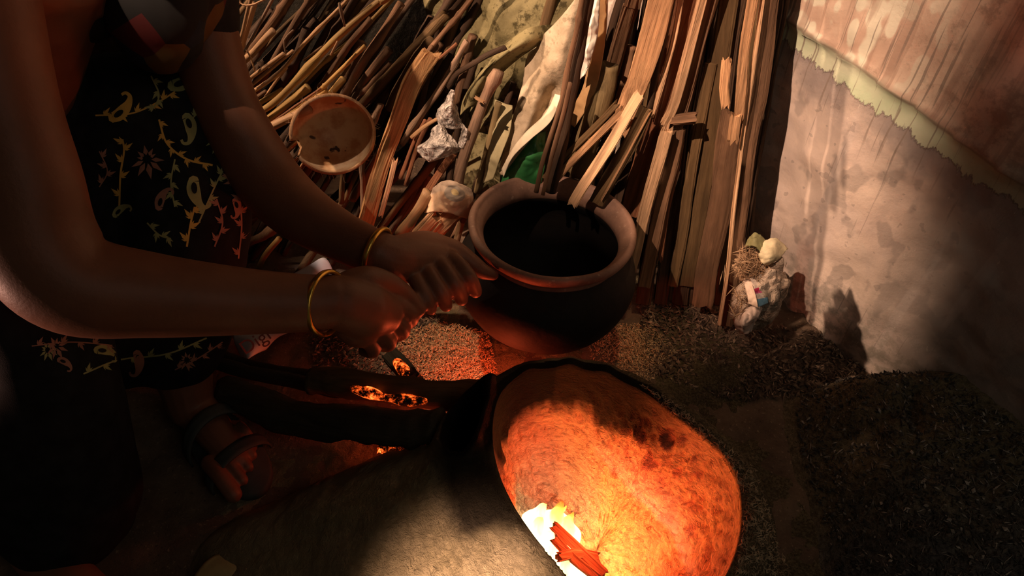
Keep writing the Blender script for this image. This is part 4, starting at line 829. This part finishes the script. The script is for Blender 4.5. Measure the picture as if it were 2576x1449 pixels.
vv, ff = join(dp); dress = link('dress', mesh('dress', vv, ff), M_DR, wo); remesh(dress, .006, 10)
dm_ = dress.data; co = np.zeros(len(dm_.vertices)*3); dm_.vertices.foreach_get('co', co); co = co.reshape(-1, 3); no = np.zeros_like(co).ravel(); dm_.vertices.foreach_get('normal', no); no = no.reshape(-1, 3)
for i in range(len(co)):
    p = V(co[i]); co[i] += no[i]*(.0035*MN.noise(V((p.x*26+p.z*9, p.y*26, p.z*5))))
dm_.vertices.foreach_set('co', co.ravel()); dm_.update()
DB = BVHTree.FromPolygons([V(a) for a in co], [tuple(p.vertices) for p in dm_.polygons])
# printed motifs laid on the cloth: paisleys, lotus flowers and leafy vines
def paisley(cx, cy, s, a, fl=1):
    out = []; 
    spine = [(0, 0, .30), (.05, -.30, .36), (.0, -.62, .34), (-.12, -.95, .22), (-.34, -1.18, .12), (-.58, -1.12, .09), (-.62, -.92, .08)]
    C = cat([(x, y, r) for x, y, r in spine], 22); L_, R_ = [], []
    for i, c in enumerate(C):
        d = (C[min(i+1, 22)]-C[max(i-1, 0)])[:2]; d = d/np.hypot(*d); n_ = np.array([-d[1], d[0]])
        L_.append(c[:2]+n_*c[2]*.8); R_.append(c[:2]-n_*c[2]*.8)
    outer = [(-.24, .10), (0, .24), (.24, .10)]
    shape = [tuple(x) for x in L_]+[tuple(x) for x in R_[::-1]]+outer[::-1] if False else None
    strips = []
    for i in range(22): strips.append([L_[i], L_[i+1], R_[i+1], R_[i]])
    ca, sa = math.cos(a), math.sin(a)
    T = lambda p: (cx+(p[0]*fl*ca-p[1]*sa)*s, cy-(p[0]*fl*sa+p[1]*ca)*s*-1*-1)
    res = []
    for st in strips:
        m_ = (np.array(st[0])+np.array(st[3]))/2; k = strips.index(st) if False else 0
        res.append([T(p) for p in st])
    res.append([T(p) for p in [(-.24, 0), (-.18, .16), (0, .24), (.18, .16), (.24, 0)]])
    hole = [[T(((x0*rr), -.30+y0*rr*1.5)) for x0, y0 in [(math.cos(t)*.13, math.sin(t)*.17) for t in np.linspace(0, 2*math.pi, 12, endpoint=False)]] for rr in (1,)]
    return res, hole
def vine(P, wv, n=6, s=1.):
    C = cat([(x, y) for x, y in P], 26); res = []
    for i in range(26):
        d = C[i+1]-C[i]; d = d/(np.hypot(*d)+1e-6); nn = np.array([-d[1], d[0]])*wv/2
        res.append([tuple(C[i]+nn), tuple(C[i+1]+nn), tuple(C[i+1]-nn), tuple(C[i]-nn)])
    for j in range(n):
        i = int((j+.6)/n*25); d = C[i+1]-C[i]; d = d/(np.hypot(*d)+1e-6); sgn = 1 if j % 2 else -1
        for b_, l_ in ((.9, 26), (.35, 18), (1.5, 14)):
            a = math.atan2(d[1], d[0])+sgn*b_; u = np.array([math.cos(a), math.sin(a)]); nn = np.array([-u[1], u[0]]); l = l_*s
            res.append([tuple(C[i]), tuple(C[i]+u*l*.45+nn*l*.16), tuple(C[i]+u*l), tuple(C[i]+u*l*.45-nn*l*.16)])
    return res
def lotus(cx, cy, s, a=0):
    res = []
    for k, (an, l, wd) in enumerate([(-90, 1, .26), (-130, .95, .22), (-50, .95, .22), (-165, .85, .18), (-15, .85, .18), (90, .7, .2), (50, .6, .17), (130, .6, .17), (20, .5, .14), (160, .5, .14)]):
        t = math.radians(an)+a; u = np.array([math.cos(t), -math.sin(t)]); nn = np.array([-u[1], u[0]]); c = np.array([cx, cy])
        res.append([tuple(c+u*s*.2), tuple(c+u*s*l*.5+nn*s*wd*.6), tuple(c+u*s*l), tuple(c+u*s*l*.5-nn*s*wd*.6)])
    return res
def decal(polys, m, lift=.0012, nm='paisley_print'):
    vv, ff = [], []
    for poly in polys:
        # subdivide each polygon a little so that it follows the cloth
        hit = []
        for x, y in poly:
            r = ray(x, y).normalized(); h_ = DB.ray_cast(V((0, 0, H)), r)
            if h_[0] is None: hit = None; break
            hit.append(h_[0]-r*lift)
        if not hit or max((a-b).length for a in hit for b in hit) > .05: continue
        b = len(vv); vv += hit; ff.append(tuple(range(b, b+len(hit))))
    if vv: o = link(nm, mesh(nm, vv, ff), m, wo, smooth=False); o['kind'] = 'stuff'
MO = plain('print_gold', (.80, .46, .10), .7, .35, 12, 0); MG = plain('print_olive', (.42, .42, .17), .7, .35, 12, 0); MR = plain('print_rose', (.45, .22, .15), .7, .35, 12, 0)
gold, olive, rose, hole = [], [], [], []
for cx, cy, s, a, fl, T_ in ((285, 295, 55, 2.2, -1, gold), (470, 295, 52, .35, 1, olive), (487, 455, 58, .1, -1, olive), (435, 215, 60, 1.9, -1, olive), (592, 505, 34, .3, 1, rose), (400, 520, 42, 2.9, 1, rose), (245, 880, 42, 1.5, 1, olive), (345, 890, 44, .2, 1, rose), (600, 400, 36, -.3, 1, rose), (150, 905, 30, 1.2, 1, rose), (290, 540, 34, 2.4, 1, olive)):
    r, hh = paisley(cx, cy, s, a, fl); T_ += r; hole += hh
gold += vine([(300, 520), (303, 440), (312, 380), (308, 350)], 5, 5, 1.1)+vine([(240, 290), (330, 285), (400, 255), (440, 230)], 4, 6)+vine([(400, 300), (420, 360), (470, 400), (535, 415)], 5, 8, .9)+vine([(470, 620), (480, 560), (490, 520)], 5, 4, 1.2)
olive += vine([(380, 190), (400, 240), (380, 280)], 4, 4)+vine([(440, 400), (430, 460), (440, 520)], 4, 5)+vine([(370, 560), (400, 590), (430, 600)], 4, 4)+vine([(500, 560), (540, 470), (560, 430)], 4, 5)+vine([(210, 940), (300, 905), (420, 890), (520, 850)], 4, 8)+vine([(480, 300), (520, 270), (550, 290)], 3, 4)
rose += vine([(600, 650), (608, 560), (596, 470), (560, 440)], 4, 8)+vine([(540, 620), (560, 560), (545, 500)], 4, 5)+vine([(560, 420), (590, 380), (600, 345)], 4, 5)+vine([(80, 870), (180, 860), (300, 870)], 3, 6)+vine([(440, 930), (500, 900), (560, 860)], 3, 6, .8)+vine([(250, 470), (270, 430), (250, 380)], 3, 4)
olive += lotus(552, 345, 48, .3)+lotus(120, 880, 30, .4); rose += lotus(370, 400, 52, .2)+lotus(140, 870, 36, .5)+lotus(470, 905, 30, .2)
decal(gold, MO); decal(olive, MG, .0014); decal(rose, MR, .0016)
decal(hole, M_DR, .0022, 'print_eye')
# patterned blouse front
g = G('bright_printed_blouse', .8, .2); vr = g.vor(g.co(), 22); k = g.ramp(g.sep(vr.outputs['Color'])[0], [(0, (.012, .012, .012)), (.45, (.07, .012, .012)), (.62, (.10, .055, .015)), (.8, (.012, .018, .03))]); k.node.color_ramp.interpolation = 'CONSTANT'; g.col(k)
vv, ff = join([chain(q((380, -60, .80, .06), (390, 30, .80, .055), (400, 75, .81, .048)), 18, 12), chain(q((400, -40, .84, .08), (500, -40, .90, .05)), 16, 8)])
remesh(link('blouse', mesh('blouse', vv, ff), g.m, wo), .005, 4)
# bangles
def bangle(c, ax, R_, r, label, tilt):
    ax = ax.normalized(); x = ax.cross(V((0, 0, 1))).normalized(); y = ax.cross(x); seg = 64
    vv, ff = [], []
    for i in range(seg):
        a = 2*math.pi*i/seg; d = x*math.cos(a)+y*math.sin(a)
        for k in range(10):
            b = 2*math.pi*k/10; vv.append(d*(R_+math.cos(b)*r)+ax*math.sin(b)*r*1.5)
            ff.append((i*10+k, i*10+(k+1) % 10, ((i+1) % seg)*10+(k+1) % 10, ((i+1) % seg)*10+k))
    o = link('bangle', mesh('bangle', vv, ff), M_GOLD); o.location = c; return tag(o, label, 'bangle', 'gold bangles on the wrists')
g = G('aged_gold', .3, .5, 1); g.col((.80, .50, .10)); g.bump(g.noise(g.co(), 200, 3), .5, .001); M_GOLD = g.m
bangle(W(822, 762, .812), (nwr-W(600, 757, .775))+V((0, -.06, .05)), .0350, .0028, 'gold bangle on the nearer wrist', 0)
bangle(W(948, 638, .903), (fwr-W(850, 590, .93))+V((.03, .0, -.01)), .0325, .0026, 'gold bangle on the farther wrist beside the pot', 0)
# sandal
sd_ = tag(empty('sandal', V((fa.x, fa.y, 0))), 'worn dark grey strapped sandal under the far foot', 'sandal')
d = (ft-fa); d.z = 0; d.normalize(); s_ = V((-d.y, d.x, 0)); M_RUB = plain('grey_rubber', (.055, .06, .055), .7, .3)
vv, ff = [], []; N = 48; out_ = []
for i in range(N):
    a = 2*math.pi*i/N; u = math.cos(a)*.118+.055; w_ = math.sin(a)*(.040+.012*math.cos(a)); out_.append(V((fa.x, fa.y, 0))+d*u+s_*w_)
for z, k in ((.004, .98), (.008, 1), (.018, 1), (.021, .97)):
    c = V((fa.x, fa.y, 0))+d*.055; vv += [c+(p-c)*k+V((0, 0, z)) for p in out_]
ff = [(j*N+i, j*N+(i+1) % N, (j+1)*N+(i+1) % N, (j+1)*N+i) for j in range(3) for i in range(N)]+[tuple(reversed(range(N))), tuple(range(3*N, 4*N))]
link('sole', mesh('sole', vv, ff), M_RUB, sd_)
for u0, hz in ((.035, .075), (.095, .052)):
    vv, ff = grid(20, 4, lambda a, b: tuple(V((fa.x, fa.y, 0))+d*(u0+.022*b+.01*a)+s_*(.050*math.cos(a*math.pi))+V((0, 0, .012+math.sin(a*math.pi)*(hz-.012)))))
    o = link('strap', mesh('strap', vv, ff), M_RUB, sd_); q_ = o.modifiers.new('t', 'SOLIDIFY'); q_.thickness = .003
# pale cloth scrap lying at the bottom edge
tag(patch('cloth_scrap', [[(470, 1480, .02), (520, 1410, .03), (590, 1380, .03)], [(560, 1500, .02), (610, 1440, .04), (700, 1430, .03)], [(640, 1560, .01), (700, 1520, .02), (740, 1500, .01)]], plain('straw_cloth', (.50, .36, .16), .9, .3), 26, 26, .004, 30, pos=pos_p), 'crumpled pale rag on the dark floor at the bottom edge', 'rag')
